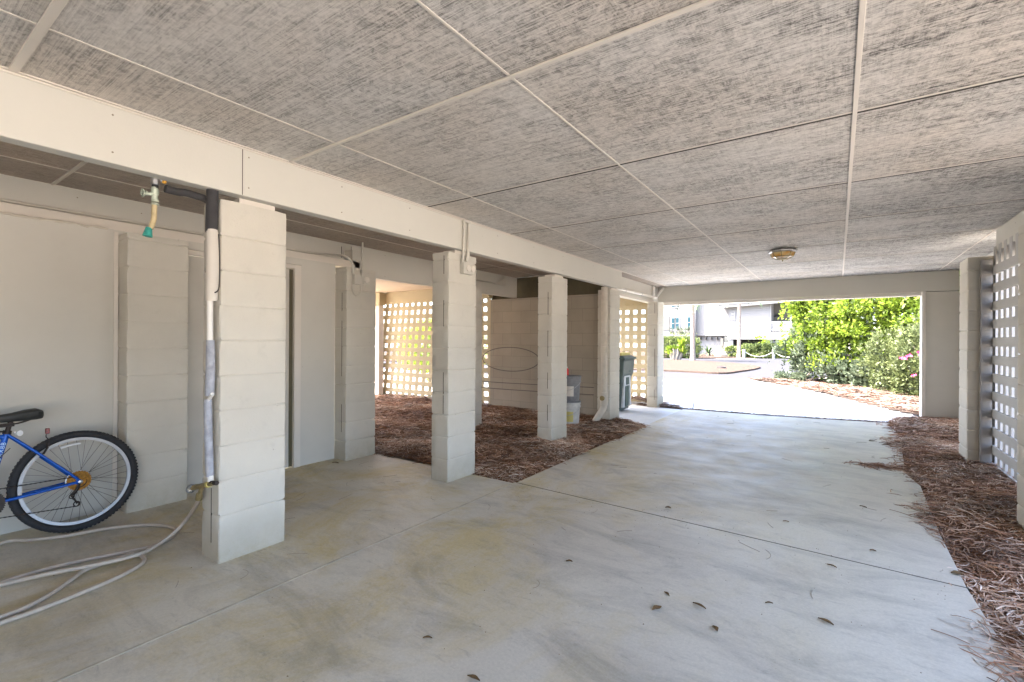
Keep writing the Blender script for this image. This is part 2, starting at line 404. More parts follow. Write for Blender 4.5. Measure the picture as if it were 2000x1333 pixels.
# carport slabs (top z = 0): pillar-side slab, near slab, far slab
struct('pillar_side_slab', MB().box(-9.5, -2.419, -7, 3.52, -.12, 0), M_['slab'], .004)
struct('near_slab', MB().prism([(-2.405, -7), (.75, -7), (.72, 0), (.60, 2.6), (.566, 3.41), (-2.405, 3.548)], -.12, 0), M_['slab'], .004)
far = [(-2.405, 3.558), (.566, 3.42), (.575, 4.3), (.60, 5.0), (.62, 5.6), (.55, 6.1), (.60, 6.7), (.68, 8), (.72, 9.0), (.70, 9.70), (-1.0, 9.37), (-2.44, 9.30), (-2.43, 7.11)]
struct('far_slab', MB().prism(far, -.12, 0), M_['slab'], .004)
M_['jointfill'] = plain('joint_filler', (.46, .42, .33), .9, 0, .25, 9, .3)
struct('expansion_joint', MB().box(-2.4185, -2.4055, -7, 3.545, -.05, .0015), M_['jointfill'])
struct('joint_bed', MB().prism([(-2.404, 3.540), (.575, 3.402), (.575, 3.428), (-2.404, 3.566)], -.03, -.0015), M_['crack'])
struct('side_walk', MB().prism([(-2.436, 7.13), (-2.446, 9.24), (-2.75, 9.29), (-4.9, 9.25), (-4.9, 7.17)], -.12, -.004), M_['patch'], .004)
# outside driveway
od = [(-2.5, 9.40), (-1.0, 9.47), (.70, 9.80), (1.1, 10.2), (1.22, 11.05), (.57, 12.44), (.04, 13.75), (-.92, 15.84), (-1.7, 17.0), (-2.52, 18.27), (-3.7, 18.0), (-4.9, 16.3), (-9, 12.5), (-9, 10.6), (-3.1, 9.9)]
struct('driveway', MB().prism(od, -.05, -.012), M_['drive'])
struct('trench', MB().prism([(-2.9, 9.29), (-1.0, 9.36), (.75, 9.69), (.75, 9.83), (-1.0, 9.49), (-2.9, 9.43)], -.05, -.0065), M_['crack'])
struct('driveway_joint', MB().prism([(-2.30, 9.42), (-2.285, 9.42), (-3.42, 14.6), (-3.44, 14.6)], -.012, -.008), M_['road'])
rd = [(-60, 12.0), (-30, 14.0), (-9, 15.2), (-4.9, 16.2), (-3.6, 17.95), (-2.3, 18.3), (-1.5, 19.5), (-.4, 22), (1.5, 27), (2.5, 34), (2, 44), (-3.6, 44), (-7.3, 40.5), (-12, 37.5), (-60, 36)]
struct('road', MB().prism(rd, -.055, -.020), M_['road'])
isl = catmull([(-40, 19), (-14, 20.5), (-6.3, 20.9), (-4.0, 20.6), (-3.5, 22.5), (-3.2, 25.5), (-3.5, 28), (-5.2, 31), (-8.5, 32.9), (-14, 33.5), (-40, 32)], 5, True)
struct('road_island', MB().prism([(p[0], p[1]) for p in isl], -.03, .05), M_['strawfar'])
struct('far_verge', MB().prism([(-60, 37.3), (-12, 38.4), (-8.5, 41), (-6.8, 44), (-3.6, 45), (3, 45), (30, 60), (-60, 80)], -.04, .02), M_['strawfar'])

def ter(name, poly, hf, mat, step=.08):
    """height sheet over a polygon"""
    P = np.array(poly); x0, y0 = P.min(0); x1, y1 = P.max(0)
    xs = np.arange(x0, x1+step, step); ys = np.arange(y0, y1+step, step)
    X, Y = np.meshgrid(xs, ys); ins = inside(X.ravel(), Y.ravel(), poly).reshape(X.shape)
    Z = hf(X, Y)
    V = np.stack([X, Y, Z], -1).reshape(-1, 3); nx = len(xs)
    fs = []
    for j in range(len(ys)-1):
        for i in range(nx-1):
            if ins[j, i] or ins[j+1, i] or ins[j, i+1] or ins[j+1, i+1]:
                a = j*nx+i; fs.append((a, a+1, a+nx+1, a+nx))
    return fastmesh(name, V, np.array(fs), mat)
def inside(x, y, poly):
    c = np.zeros(len(x), bool); n = len(poly)
    for i in range(n):
        x1, y1 = poly[i]; x2, y2 = poly[(i+1) % n]
        m = ((y1 > y) != (y2 > y)); xi = (x2-x1)*(y-y1)/((y2-y1) if y2 != y1 else 1e-9)+x1
        c ^= m & (x < xi)
    return c
def wob(X, Y, s=1.0):
    return .5*np.sin(X*3.1*s+1.3*np.sin(Y*2.3*s))+.5*np.sin(Y*3.7*s+1.7*np.sin(X*1.9*s)+2)

def needles(name, label, poly, hf, n, L=(.07, .17), wdt=.0021, seed=1, lift=.02, far=0, curl=.9, extra=None, mat=None):
    r = np.random.default_rng(seed)
    P = np.array(poly); x0, y0 = P.min(0); x1, y1 = P.max(0)
    px = r.uniform(x0, x1, n*3); py = r.uniform(y0, y1, n*3); k = inside(px, py, poly); px, py = px[k][:n], py[k][:n]
    if extra is not None: px = np.concatenate([px, extra[0]]); py = np.concatenate([py, extra[1]])
    n = len(px)
    # clumped direction so that wisps form
    th = wob(px, py, 1.7)*2.2+r.normal(0, .9, n)+r.choice([0, 1.3], n)
    L_ = r.uniform(L[0], L[1], n); cv = r.normal(0, curl, n)
    tilt = np.abs(r.normal(0, .16, n)); z0 = hf(px, py)+r.uniform(0, lift, n)
    W = wdt*r.uniform(.7, 1.4, n)*(1+far*np.clip(np.hypot(px, py)-2, 0, 20))
    S = 4; V = np.zeros((n, S, 2, 3))
    cx, cy, cz = px.copy(), py.copy(), z0.copy()
    roll = r.uniform(-.9, .9, n)
    for s in range(S):
        a = th+cv*(s/(S-1)-.5)
        wx, wy, wz = -np.sin(a)*np.cos(roll)*W, np.cos(a)*np.cos(roll)*W, np.sin(roll)*W
        V[:, s, 0] = np.stack([cx-wx, cy-wy, cz-wz], -1); V[:, s, 1] = np.stack([cx+wx, cy+wy, cz+wz], -1)
        st = L_/(S-1); cx = cx+np.cos(a)*st; cy = cy+np.sin(a)*st
        arch = tilt*(1 if s < 1 else (-.4 if s == 1 else -1)); cz = np.maximum(cz+arch*st, hf(cx, cy)*.97+.001)
    b = (np.arange(n)*S*2)[:, None]
    F_ = np.concatenate([b+np.array([2*s, 2*s+1, 2*s+3, 2*s+2])[None] for s in range(S-1)])
    tone = np.clip(r.beta(2, 2.2, n)+.22*wob(px+5, py, 1.1), 0, 1)
    o = fastmesh(name, V.reshape(-1, 3), F_, mat or M_['needle'], np.repeat(tone, S*2))
    return tag(o, label, 'pine straw', kind='stuff')

bedL = [(-2.425, 3.57), (-2.425, 7.09), (-3.0, 7.12), (-9.5, 7.3), (-9.5, 3.56)]
def hL(X, Y):
    e = np.minimum(np.minimum(-2.425-X, Y-3.54), 7.3-Y*0)
    return -.02+.055*np.clip(e/.35, 0, 1)+.02*wob(X, Y)+.03*np.clip((Y-5.2)/1.5, 0, 1)+.07*np.exp(-((X+4.75)**2+(Y-6.35)**2)/.18)
o = ter('straw_bed', bedL, hL, M_['strawbase']); o['kind'] = 'structure'
needles('pine_straw', 'rusty brown pine straw covering the ground between the block pillars', bedL, hL, 52000, seed=3, far=.10)
bedR = [(.60, -1), (.60, 2.6), (.575, 3.5), (.575, 4.3), (.60, 5.0), (.62, 5.6), (.52, 6.1), (.36, 6.25), (.50, 6.5), (.58, 7.2), (.66, 8.2), (.66, 9.2), (.72, 9.8), (1.9, 9.75), (1.9, -1)]
def hR(X, Y):
    e = X-.60
    return -.02+.05*np.clip(e/.18, 0, 1)+.05*np.clip((e-.1)/.45, 0, 1)+.018*wob(X*1.6, Y)+.05*np.clip((Y-8.6)/1, 0, 1)*np.clip(e/.3, 0, 1)
o = ter('straw_bed', bedR, hR, M_['strawbase']); o['kind'] = 'structure'
r_ = np.random.default_rng(4)
ex = (np.concatenate([r_.normal(.54, .05, 420), r_.normal(.36, .10, 420), np.abs(r_.normal(0, .05, 420))*-1+.60]), np.concatenate([r_.uniform(1.2, 9.6, 420), r_.normal(6.22, .035, 420), r_.uniform(2, 9.6, 420)]))
needles('pine_straw', 'loose brown pine straw drifting over the right edge of the slab below the lattice', bedR, hR, 42000, seed=5, far=.07, extra=ex)
# litter left in the trench between slab and driveway, and heaps outside
tr = [(-3.4, 9.33), (-2.5, 9.31), (-1.0, 9.385), (.72, 9.72), (.72, 9.78), (-1.0, 9.45), (-2.5, 9.39), (-3.4, 9.6)]
needles('straw_litter', 'dry litter caught in the trench between slab and driveway', tr, lambda X, Y: -.006+0*X, 5200, (.02, .06), .004, 8, .018, mat=M_['needle_dimmed'])
bedO = [(1.30, 9.9), (1.25, 11.05), (.60, 12.44), (.07, 13.75), (-.89, 15.84), (-1.67, 17.0), (-2.5, 18.27), (-1.4, 19.6), (4, 19), (6, 9.9)]
def hO(X, Y): return .0+.05*wob(X*.6, Y*.6)+.06+0*X
o = ter('outer_straw_bed', bedO, lambda X, Y: -.01+.05*wob(X*.6, Y*.6)*.5+.02, M_['strawfar'], .15); o['kind'] = 'structure'
needles('pine_straw', 'sunlit pinkish pine straw in front of the big shrubs', bedO, lambda X, Y: .02+.025*wob(X*.6, Y*.6), 26000, (.12, .28), .004, 11, .03, .05, mat=M_['needle_dimmed'])
bedP = [(-3.35, 9.30), (-2.5, 9.25), (-2.62, 9.42), (-3.1, 9.9), (-5.2, 9.9), (-5.2, 9.28)]
needles('pine_straw', 'dry straw heaped at the foot of the far lattice beside the driveway', bedP, lambda X, Y: .02+.12*np.exp(-((X+3.45)**2+(Y-9.45)**2)/.06), 3500, (.06, .16), .003, 13, .03, mat=M_['needle_dimmed'])

# ---------------------------------------------------------------- ceiling
ceil = thing('carport_ceiling', 'mildewed rough plywood ceiling divided into panels by thin pale battens', 'ceiling', (0, 0, 0))
GX = [-2.88, -2.381, -1.159, .0624, 1.284]; GY0 = .4275; PY = 1.2192
rows = [GY0+PY*k for k in range(-5, 8)]+[9.98]
gap = .004
for i in range(4):
    for j in range(len(rows)-1):
        x0, x1, y0, y1 = GX[i]+gap, GX[i+1]-gap, rows[j]+gap, rows[j+1]-gap
        if y1-y0 < .1: continue
        MB().box(x0, x1, y0, y1, H, H+.012).build('ceiling_panel', M_['ceiling'], ceil)
for j in range(len(rows)-1):   # strip right of the last batten where the bay widens
    y0, y1 = max(rows[j], 6.57)+gap, rows[j+1]-gap
    if y1 > y0: MB().box(1.288, 1.69, y0, y1, H, H+.012).build('ceiling_panel', M_['ceiling'], ceil)
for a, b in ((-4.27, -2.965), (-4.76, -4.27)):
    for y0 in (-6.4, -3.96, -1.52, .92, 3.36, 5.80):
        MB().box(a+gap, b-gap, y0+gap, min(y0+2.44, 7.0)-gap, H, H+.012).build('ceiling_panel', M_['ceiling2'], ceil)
def batten(x0, x1, y0, y1, d=.008):
    MB().box(x0, x1, y0, y1, H-d, H-.0005).build('batten', M_['trim'], ceil, bevel=.002)
batten(-2.388, -2.375, -5.6, 9.8, .004); batten(-1.166, -1.152, -5.6, 9.8, .004); batten(.053, .073, -5.6, 9.8, .005); batten(1.278, 1.290, 6.4, 9.8, .005)
batten(-2.88, -2.862, -5.6, 9.8)
batten(-4.276, -4.262, -5.6, 7.0, .005); 
for k, wd in ((-1, .02), (0, .03), (1, .02)):
    y = GY0+PY*k
    batten(-2.86, 1.28, y-wd/2, y+wd/2, .012 if k < 1 else .011)
for k in range(2, 8):
    y = GY0+PY*k
    batten(-2.86, 1.28, y-.026, y-.011, .003)  # pale strip added as the highlight along each seam edge
    MB().box(-2.86, 1.27, y-.0105, y+.0105, H-.002, H+.008).build('panel_gap', M_['crack'], ceil)
batten(-4.74, -2.97, .90, .922, .011); batten(-4.74, -2.97, 3.350, 3.356, .004)
for y in (3.36, 5.80): MB().box(-4.74, -2.97, y-.003, y+.004, H-.002, H+.008).build('panel_gap', M_['crack'], ceil)
MB().box(-3.2, 1.42, -7, 6.6, H+.03, H+.33).box(-3.2, 1.7, 6.6, 10.1, H+.03, H+.33).build('floor_deck', M_['beam'], ceil)
MB().box(-9.6, -3.2, -7, 7.6, H+.03, H+.33).build('floor_deck', M_['beam'], ceil)
MB().box(-4.9, -3.2, 7.6, 10.1, H+.03, H+.33).build('floor_deck', M_['beam'], ceil)
MB().box(-9.5, -4.84, 3.3, 7.12, 2.345, 2.36).build('soffit_board', M_['peach'], ceil)
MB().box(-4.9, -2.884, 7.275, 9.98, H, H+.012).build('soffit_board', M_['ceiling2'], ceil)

# ---------------------------------------------------------------- beams
def beam(label, boxes, bolts=(), seams=(), bolt_ax=0):
    c = boxes[0]; root = thing('beam', label, 'beam', ((c[0]+c[1])/2, (c[2]+c[3])/2, c[4]))
    for i, b in enumerate(boxes): MB().box(*b).build('beam_board' if i == 0 else 'trim_board', M_['beam'] if i == 0 else M_['trim'], root, bevel=.004)
    for s in seams: MB().box(*s).build('board_seam', M_['crack'], root)
    for p, ax in bolts:
        MB().lathe([(.0045, 0), (.0045, .001), (.002, .002)], p, ax, 10).build('screw_head', M_['rustpaint'], root)
    return root
bz = [(y, z) for y in (.75, 1.4, 2.05, 2.7, 3.9, 4.6, 5.3, 6.2) for z in (2.19, 2.37)]
beam('long cream painted beam resting on the near row of block pillars', [(-2.965, -2.88, -5.8, 7.27, 2.137, 2.424), (-2.876, -2.868, -5.8, 7.25, 2.405, 2.416)],
     [((-2.8795, y+.03*math.sin(9*y), z), (1, 0, 0)) for y, z in bz], [(-2.8795, -2.8785, 1.363, 1.367, 2.14, 2.42)])
beam('short pale beam behind the pvc pipe, ending at the driveway corner pillar', [(-3.25, -3.1, 7.28, 9.84, 2.085, 2.424), (-3.10, -3.094, 7.28, 9.8, 2.085, 2.125)])
beam('beam with a pale lower lip spanning the driveway opening', [(-3.30, 1.53, 9.85, 10.0, 2.11, 2.424), (-3.0, 1.12, 9.83, 9.86, 2.095, 2.112), (-3.0, 1.12, 9.865, 10.02, 2.05, 2.094)])
beam('shaded beam at the back of the side bay above the storage wall', [(-4.84, -4.75, -5.8, 7.0, 2.065, 2.424)],
     [((-4.7495, y, z), (1, 0, 0)) for y, z in ((1.05, 2.36), (1.45, 2.33), (4.0, 2.37), (4.0, 2.10), (5.7, 2.31), (5.72, 2.16), (6.1, 2.12))])
beam('plain grey fascia board above the right hand lattice', [(1.285, 1.315, -5.8, 6.57, 2.205, 2.424)], [((1.2845, 5.95, 2.36), (-1, 0, 0))])

tag(MB().box(1.36, 1.40, -5.8, 6.6, 2.09, 2.45).build('outer_fascia_board', M_['lattice']), 'brown fascia board outside the grey lattice top', 'board')
# ---------------------------------------------------------------- block pillars
def pillar_mesh(x0, x1, y0, y1, z1, seed=0, rough=1.0, zoff=0.0):
    r = np.random.default_rng(seed); mb = MB()
    c = .2032; R_ = .006
    pts = []
    def edge(a, b, k): return [tuple(np.array(a)+(np.array(b)-np.array(a))*i/k) for i in range(k)]
    A = [(x0+R_, y0), (x1-R_, y0), (x1, y0+R_), (x1, y1-R_), (x1-R_, y1), (x0+R_, y1), (x0, y1-R_), (x0, y0+R_)]
    cor = []
    for i in range(8):
        a, b = A[i], A[(i+1) % 8]; d = math.dist(a, b); k = max(1, int(d/.05)) if d > .02 else 1
        e = edge(a, b, k); pts += e; cor += [1]+[0]*(k-1)
    cx, cy = (x0+x1)/2, (y0+y1)/2; n = len(pts)
    zs = [0]; k = 1
    while k*c+zoff < z1-.02:
        zj = k*c+zoff; zs += [zj-.10, zj-.05, zj-.014, zj-.005, zj, zj+.005, zj+.014, zj+.05]; k += 1
    zs += [z1-.03, z1]; zs = sorted(set(round(z, 4) for z in zs if 0 <= z <= z1))
    vs = []; chip = r.normal(0, .0012, (len(zs), 8))*rough
    for i, z in enumerate(zs):
        kk = (z-zoff)/c; isj = abs(kk-round(kk))*c < .001 and z > .05; near = abs(kk-round(kk))*c < .0062 and z > .05
        ins = (.0048 if isj else (.0016 if near else 0.0))*r.uniform(.5, 1.3)
        ci = 0
        for (px, py), q in zip(pts, cor):
            dx, dy = px-cx, py-cy
            o = ins+r.normal(0, .0003)
            if q:
                co = ins+abs(chip[i][ci % 8])+(r.choice([0, 0, 0, .004, .009])*rough if near else 0); ci += 1; o = co
            vs.append((px-math.copysign(min(o, .02), dx), py-math.copysign(min(o, .02), dy), z))
    m = len(zs); fs = [(i*n+k, i*n+(k+1) % n, (i+1)*n+(k+1) % n, (i+1)*n+k) for i in range(m-1) for k in range(n)]
    fs += [tuple(range(n))[::-1], tuple((m-1)*n+k for k in range(n))]
    return mb.add(vs, fs)
def pillar(label, x0, x1, y0, y1, z1, seed, slits=(), group='painted concrete block pillars', plates=True, zoff=0.0, ztop=2.137):
    root = thing('block_pillar', label, 'pillar', ((x0+x1)/2, (y0+y1)/2, 0), group)
    pillar_mesh(x0, x1, y0, y1, z1, seed, zoff=zoff).build('block_shaft', M_['block'], root, smooth=True)
    for (sx, za, zb) in slits:
        MB().box(sx-.003, sx+.003, y0-.0012, y0+.004, za, zb).build('open_joint', M_['crack'], root)
    if plates: MB().box(x0+.03, x1-.035, y0+.12, y1-.06, z1, ztop).build('bearing_plate', M_['trim'], root)
    return root
pillar('nearest painted block pillar with wrapped pipe and tap on its side', -3.135, -2.915, 1.262, 1.658, 2.10, 1, [(-3.01, .10, .42)], zoff=.065)
sl = [(k*.2032+.01, k*.2032+.19) for k in range(10)]
pillar('second block pillar from the tap, with two metal conduits at its top', -3.115, -2.905, 3.178, 3.575, 2.10, 2, [(-2.965, 1.90, 2.07), (-2.965, 1.42, 1.66), (-2.965, .80, 1.00), (-2.965, .62, .79)])
pillar('block pillar standing in pine straw just left of the buckets', -3.115, -2.905, 5.06, 5.46, 2.10, 3, [(-2.965, 1.62, 1.90), (-2.965, 1.10, 1.42), (-2.965, .70, .90), (-2.965, .30, .50)])
pillar('block pillar beside the drainpipe at the end of the straw bed', -3.115, -2.905, 6.86, 7.26, 2.10, 4)
pillar('block pillar at the left corner of the driveway opening', -3.115, -2.905, 9.20, 9.60, 2.07, 5, [(-2.965, 1.85, 2.05), (-2.965, 1.40, 1.55), (-2.965, .60, 1.15), (-2.965, .15, .35)], ztop=2.08, plates=False)
pillar('block pillar in the storage wall behind the bicycle wheel', -4.515, -4.31, 1.232, 1.632, 2.075, 6, plates=False, group='block pillars of the storage wall')
pillar('block pillar carrying the looped conduit at the end of the storage wall', -4.515, -4.31, 3.114, 3.505, 2.075, 7, [(-4.385, 1.6, 1.8), (-4.385, .9, 1.5), (-4.385, .3, .6)], plates=False, group='block pillars of the storage wall')
pillar('shaded block pillar in the straw bed just right of and behind the second pillar', -4.515, -4.31, 5.05, 5.45, 2.03, 8, plates=False, group='block pillars of the storage wall')
pillar('block pillar at the far right with a shadowed board against it', 1.09, 1.292, 6.62, 7.02, 2.17, 9, plates=False, group='block pillars on the lattice side')
pillar('block pillar cut by the right edge of the picture', 1.01, 1.21, 4.20, 4.62, 2.085, 10, plates=False, group='block pillars on the lattice side')
tag(MB().box(1.178, 1.262, 6.56, 6.60, 0, 2.13).build('timber_post', M_['postgrey'], bevel=.004), 'grey timber post catching lattice shadows beside the far right pillar', 'post')

# ---------------------------------------------------------------- walls
def wall(name, label, boxes, mat=None, parts=()):
    c = boxes[0]; root = thing(name, label, 'wall', ((c[0]+c[1])/2, (c[2]+c[3])/2, 0))
    m = MB()
    for b in boxes: m.box(*b)
    m.build('wall_panel', mat or M_['wall'], root)
    return root
w1 = wall('storage_wall', 'smooth cream wall panel the bicycle leans on', [(-4.60, -4.51, -5, 1.205, 0, 2.118), (-4.60, -4.519, 1.206, 1.639, 0, 2.117)])
MB().box(-4.51, -4.497, 1.205, 1.23, 0, 2.10).build('corner_strip', M_['trim'], w1)
rr = random.Random(3)
rag = MB().tube([(-4.508, y, 2.112+rr.uniform(-.006, .006)) for y in np.arange(-.6, 1.19, .03)], [rr.uniform(.004, .012) for _ in np.arange(-.6, 1.19, .03)], 7)
rag.build('sealant_bead', M_['pvc'], w1, smooth=True)
w2 = wall('storage_wall', 'narrow grey wall bay with two door frames behind the nearest pillar', [(-4.60, -4.51, 2.72, 3.114, 0, 2.118), (-4.60, -4.51, 1.632, 2.72, 2.05, 2.118)])
def door(label, y0, y1):
    d = thing('storage_door', label, 'door', (-4.53, y0, 0))
    MB().box(-4.555, -4.535, y0+.055, y1-.065, .01, 2.0).build('door_leaf', M_['doorgrey'], d)
    MB().box(-4.56, -4.495, y0, y0+.045, 0, 2.045).build('door_frame', M_['trim'], d, bevel=.003)
    MB().box(-4.56, -4.495, y1-.07, y1, 0, 2.045).build('door_frame', M_['trim'], d, bevel=.003)
    MB().box(-4.56, -4.495, y0+.045, y1-.07, 2.005, 2.045).build('door_frame', M_['trim'], d, bevel=.003)
    MB().box(-4.535, -4.53, y1-.105, y1-.07, .01, 2.0).build('door_gap_strip', M_['doorgap'], d)
    MB().box(-4.545, -4.533, y0+.046, y0+.06, .01, 2.0).build('door_gap_strip', M_['doorgap'], d)  # dark strip painted as the shaded gap beside the door frame
door('plain grey storage door mostly hidden by the nearest pillar', 1.640, 2.712)
tag(MB().box(-4.76, -4.60, -5, 3.5, 2.118, 2.20).build('ledge_board', M_['trim']), 'pale ledge board along the top of the storage wall', 'board')
wall('storage_end_wall', 'end wall of the storage room facing the straw bed', [(-9.4, -4.60, 3.40, 3.50, 0, 2.33)])
# block wall behind the third pillar
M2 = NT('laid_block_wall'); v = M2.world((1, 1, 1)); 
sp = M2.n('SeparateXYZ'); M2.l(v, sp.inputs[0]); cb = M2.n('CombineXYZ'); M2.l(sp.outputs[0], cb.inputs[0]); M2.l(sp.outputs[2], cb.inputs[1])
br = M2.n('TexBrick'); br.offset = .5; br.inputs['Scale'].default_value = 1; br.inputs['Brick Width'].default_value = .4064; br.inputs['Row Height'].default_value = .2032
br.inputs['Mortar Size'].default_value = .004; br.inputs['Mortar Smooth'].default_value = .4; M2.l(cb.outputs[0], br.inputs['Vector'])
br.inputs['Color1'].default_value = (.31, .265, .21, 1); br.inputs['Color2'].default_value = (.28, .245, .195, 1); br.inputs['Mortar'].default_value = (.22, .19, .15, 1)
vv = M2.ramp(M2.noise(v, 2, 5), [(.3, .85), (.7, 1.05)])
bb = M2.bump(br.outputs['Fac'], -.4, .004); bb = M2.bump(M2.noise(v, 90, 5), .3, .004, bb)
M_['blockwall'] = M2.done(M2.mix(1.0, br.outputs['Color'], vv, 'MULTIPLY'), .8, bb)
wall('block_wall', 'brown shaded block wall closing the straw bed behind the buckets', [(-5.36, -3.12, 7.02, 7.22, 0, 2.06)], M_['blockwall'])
tag(MB().box(-5.4, -3.1, 7.10, 7.16, 2.062, 2.44).box(-5.50, -5.365, 7.10, 7.16, 1.99, 2.061).build('header_board', M_['doorgap']), 'dark brown sheet added for the shaded gap above the block wall', 'board')  # added sheet: the gap's shade is in its colour, and it stops daylight
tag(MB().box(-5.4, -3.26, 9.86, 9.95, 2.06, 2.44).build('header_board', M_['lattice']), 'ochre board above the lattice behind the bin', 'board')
# far end stub wall by the driveway
w5 = wall('stub_wall', 'grey panelled stub wall at the right side of the driveway opening', [(1.135, 1.56, 9.86, 10.02, 0, 2.10)])
MB().box(1.09, 1.134, 9.80, 10.03, 0, 2.115).build('corner_trim', M_['trim'], w5, bevel=.004)
tag(MB().box(1.56, 1.66, 7.2, 10.0, 0, 2.42).build('side_wall', M_['wall']), 'grey side wall behind the far right pillar', 'wall')
tag(MB().box(-9.4, .9, -5.7, -5.6, 0, 2.42).build('rear_light_block', M_['wall']), 'unseen rear wall added to cut light from behind the viewer', 'wall')  # unseen, added to darken the pillar faces turned to the camera
# post and header by the left lattice
tag(MB().box(-9.5, -8.60, 6.99, 7.08, 0, 2.35).build('side_wall', M_['peach']), 'pale wall beyond the post left of the leaning lattice', 'wall')
wp = thing('corner_post', 'pale square post at the left end of the leaning lattice', 'post', (-8.5, 6.9, 0))
MB().box(-8.62, -8.32, 6.85, 6.98, 0, 2.06).build('post_shaft', M_['trim'], wp, bevel=.01)
MB().box(-8.95, -8.25, 6.80, 6.98, 2.062, 2.335).build('post_cap_block', M_['lattice'], wp, bevel=.01)
tag(MB().box(-8.249, -5.362, 6.97, 7.1, 2.09, 2.343).build('lattice_header', M_['lattice']), 'ochre header beam above the leaning lattice', 'beam')

# ---------------------------------------------------------------- lattices
def lattice(label, mk, verts, horiz, mat, loc):
    """verts: list of (bottom, top) centre lines; horiz: list of centre heights; mk(u,z,depth)->xyz"""
    root = thing('lattice_screen', label, 'lattice', loc, 'painted wood lattice screens')
    m = MB(); hw = .0445
    for (ub, ut, za, zb) in verts:
        vs = [mk(ub-hw, za, .012), mk(ub+hw, za, .012), mk(ut+hw, zb, .012), mk(ut-hw, zb, .012), mk(ub-hw, za, .030), mk(ub+hw, za, .030), mk(ut+hw, zb, .030), mk(ut-hw, zb, .030)]
        m.add(vs, [(0, 1, 2, 3), (7, 6, 5, 4), (0, 4, 5, 1), (1, 5, 6, 2), (2, 6, 7, 3), (3, 7, 4, 0)])
    m.build('upright_slats', mat, root)
    m = MB()
    for (z, ua, ub) in horiz:
        vs = [mk(ua, z-hw, -.008), mk(ub, z-hw, -.008), mk(ub, z+hw, -.008), mk(ua, z+hw, -.008), mk(ua, z-hw, .010), mk(ub, z-hw, .010), mk(ub, z+hw, .010), mk(ua, z+hw, .010)]
        m.add(vs, [(0, 1, 2, 3), (7, 6, 5, 4), (0, 4, 5, 1), (1, 5, 6, 2), (2, 6, 7, 3), (3, 7, 4, 0)])
    m.build('cross_slats', mat, root, bevel=.002)
    return root
Pt = .178
# leaning lattice at Y=7 left of the block wall: uprights fan slightly outwards to the bottom
vt = []
u = -5.42
while u > -8.42:
    vt.append((-5.8+(u+5.8)*1.125, u, 0.0, 2.10)); u -= Pt
lattice('ochre lattice with fanned slats seen left of and behind the second pillar', lambda u, z, d: (u, 7.03+d, z), vt, [(.02+Pt*k, -8.85+.45*k*Pt/2.1, -5.36) for k in range(12)], M_['lattice'], (-6.9, 7.03, 0))
lattice('ochre lattice behind the wheeled bin beside the corner pillar', lambda u, z, d: (u, 9.80+d, z), [(-3.14-Pt*k, -3.14-Pt*k, 0, 2.12) for k in range(12)], [(.055+Pt*k, -5.3, -3.1) for k in range(12)], M_['lattice'], (-4.1, 9.8, 0))
lattice('grey lattice panel between the two right hand pillars', lambda u, z, d: (1.27+d, u, z), [(6.60-Pt*k, 6.60-Pt*k, 0, 2.26) for k in range(14)], [(.060+Pt*k, 4.3, 6.655) for k in range(12)], M_['latticegrey'], (1.27, 5.5, 0))

# ---------------------------------------------------------------- pipes on nearest pillar
pw = thing('water_pipe', 'water pipe in black and grey foam running down the side of the nearest pillar', 'pipe', (-2.98, 1.2, .5))
px = -2.985; py = 1.225
def yx(x, y, Yv=1.225):
    q = at(x, y, 1, Yv); return (q[0], q[1], q[2])
P0 = yx(415, 385); 
MB().tube(catmull([(-3.0, 1.02, 2.105), (-3.0, 1.08, 2.103), (-3.0, 1.12, 2.108), (-2.975, 1.19, 2.095), (yx(413, 392)[0], 1.215, 2.075)], 6), .021, 12).build('black_foam_sleeve', M_['blackfoam'], pw, smooth=True)
MB().tube([yx(415, 372), yx(414, 420), yx(413, 452), yx(416, 470)], [.030, .031, .031, .020], 14).build('black_foam_sleeve', M_['blackfoam'], pw, smooth=True)
MB().tube([yx(414, 450), yx(415, 470), yx(416, 520), yx(414, 560), yx(413, 588)], [.028, .033, .033, .031, .030], 14).build('painted_foam_sleeve', M_['trim'], pw, smooth=True)
MB().tube([yx(410, 585), yx(410, 700), yx(409, 772)], [.016, .017, .016], 12).build('bare_pipe', M_['whitepvc'], pw, smooth=True)
MB().tube([yx(411, 665), yx(411, 720), yx(409, 773)], [.022, .024, .024], 12).build('grey_foam_sleeve', M_['greyfoam'], pw, smooth=True)
MB().tube([yx(406, 780), yx(407, 850), yx(410, 931)], [.021, .022, .021], 14).build('grey_foam_sleeve', M_['greyfoam'], pw, smooth=True)
MB().tube([yx(415, 770), yx(411, 776), yx(406, 783)], .010, 8).build('pipe_elbow', M_['whitepvc'], pw, smooth=True)
MB().tube([yx(411, 929), yx(411, 940)], .016, 12).build('coupling', M_['whitepvc'], pw, smooth=True)
MB().tube(catmull([yx(420, 572), yx(428, 560), yx(429, 500), yx(427, 458)], 6), .004, 6).build('tie_wire', M_['wire'], pw)
tp = thing('garden_tap', 'weathered brass tap with wheel handle low on the nearest pillar', 'tap', yx(400, 945))
MB().tube([yx(418, 944), yx(404, 947), yx(392, 950), yx(376, 954)], [.013, .014, .016, .012], 12).build('tap_body', M_['brass'], tp, smooth=True)
MB().tube([yx(394, 950), yx(391, 962), yx(389, 972)], [.012, .012, .014], 12).build('spout', M_['brass'], tp, smooth=True)
q = yx(373, 955)
hm = MB().torus(q, .024, .004, (1, .0, -.12), 24, 6)
for a in range(4):
    hm.tube([q, (q[0], q[1]+.024*math.cos(a*1.571+.4), q[2]+.024*math.sin(a*1.571+.4))], .003, 5)
hm.build('wheel_handle', M_['steel'], tp, smooth=True)
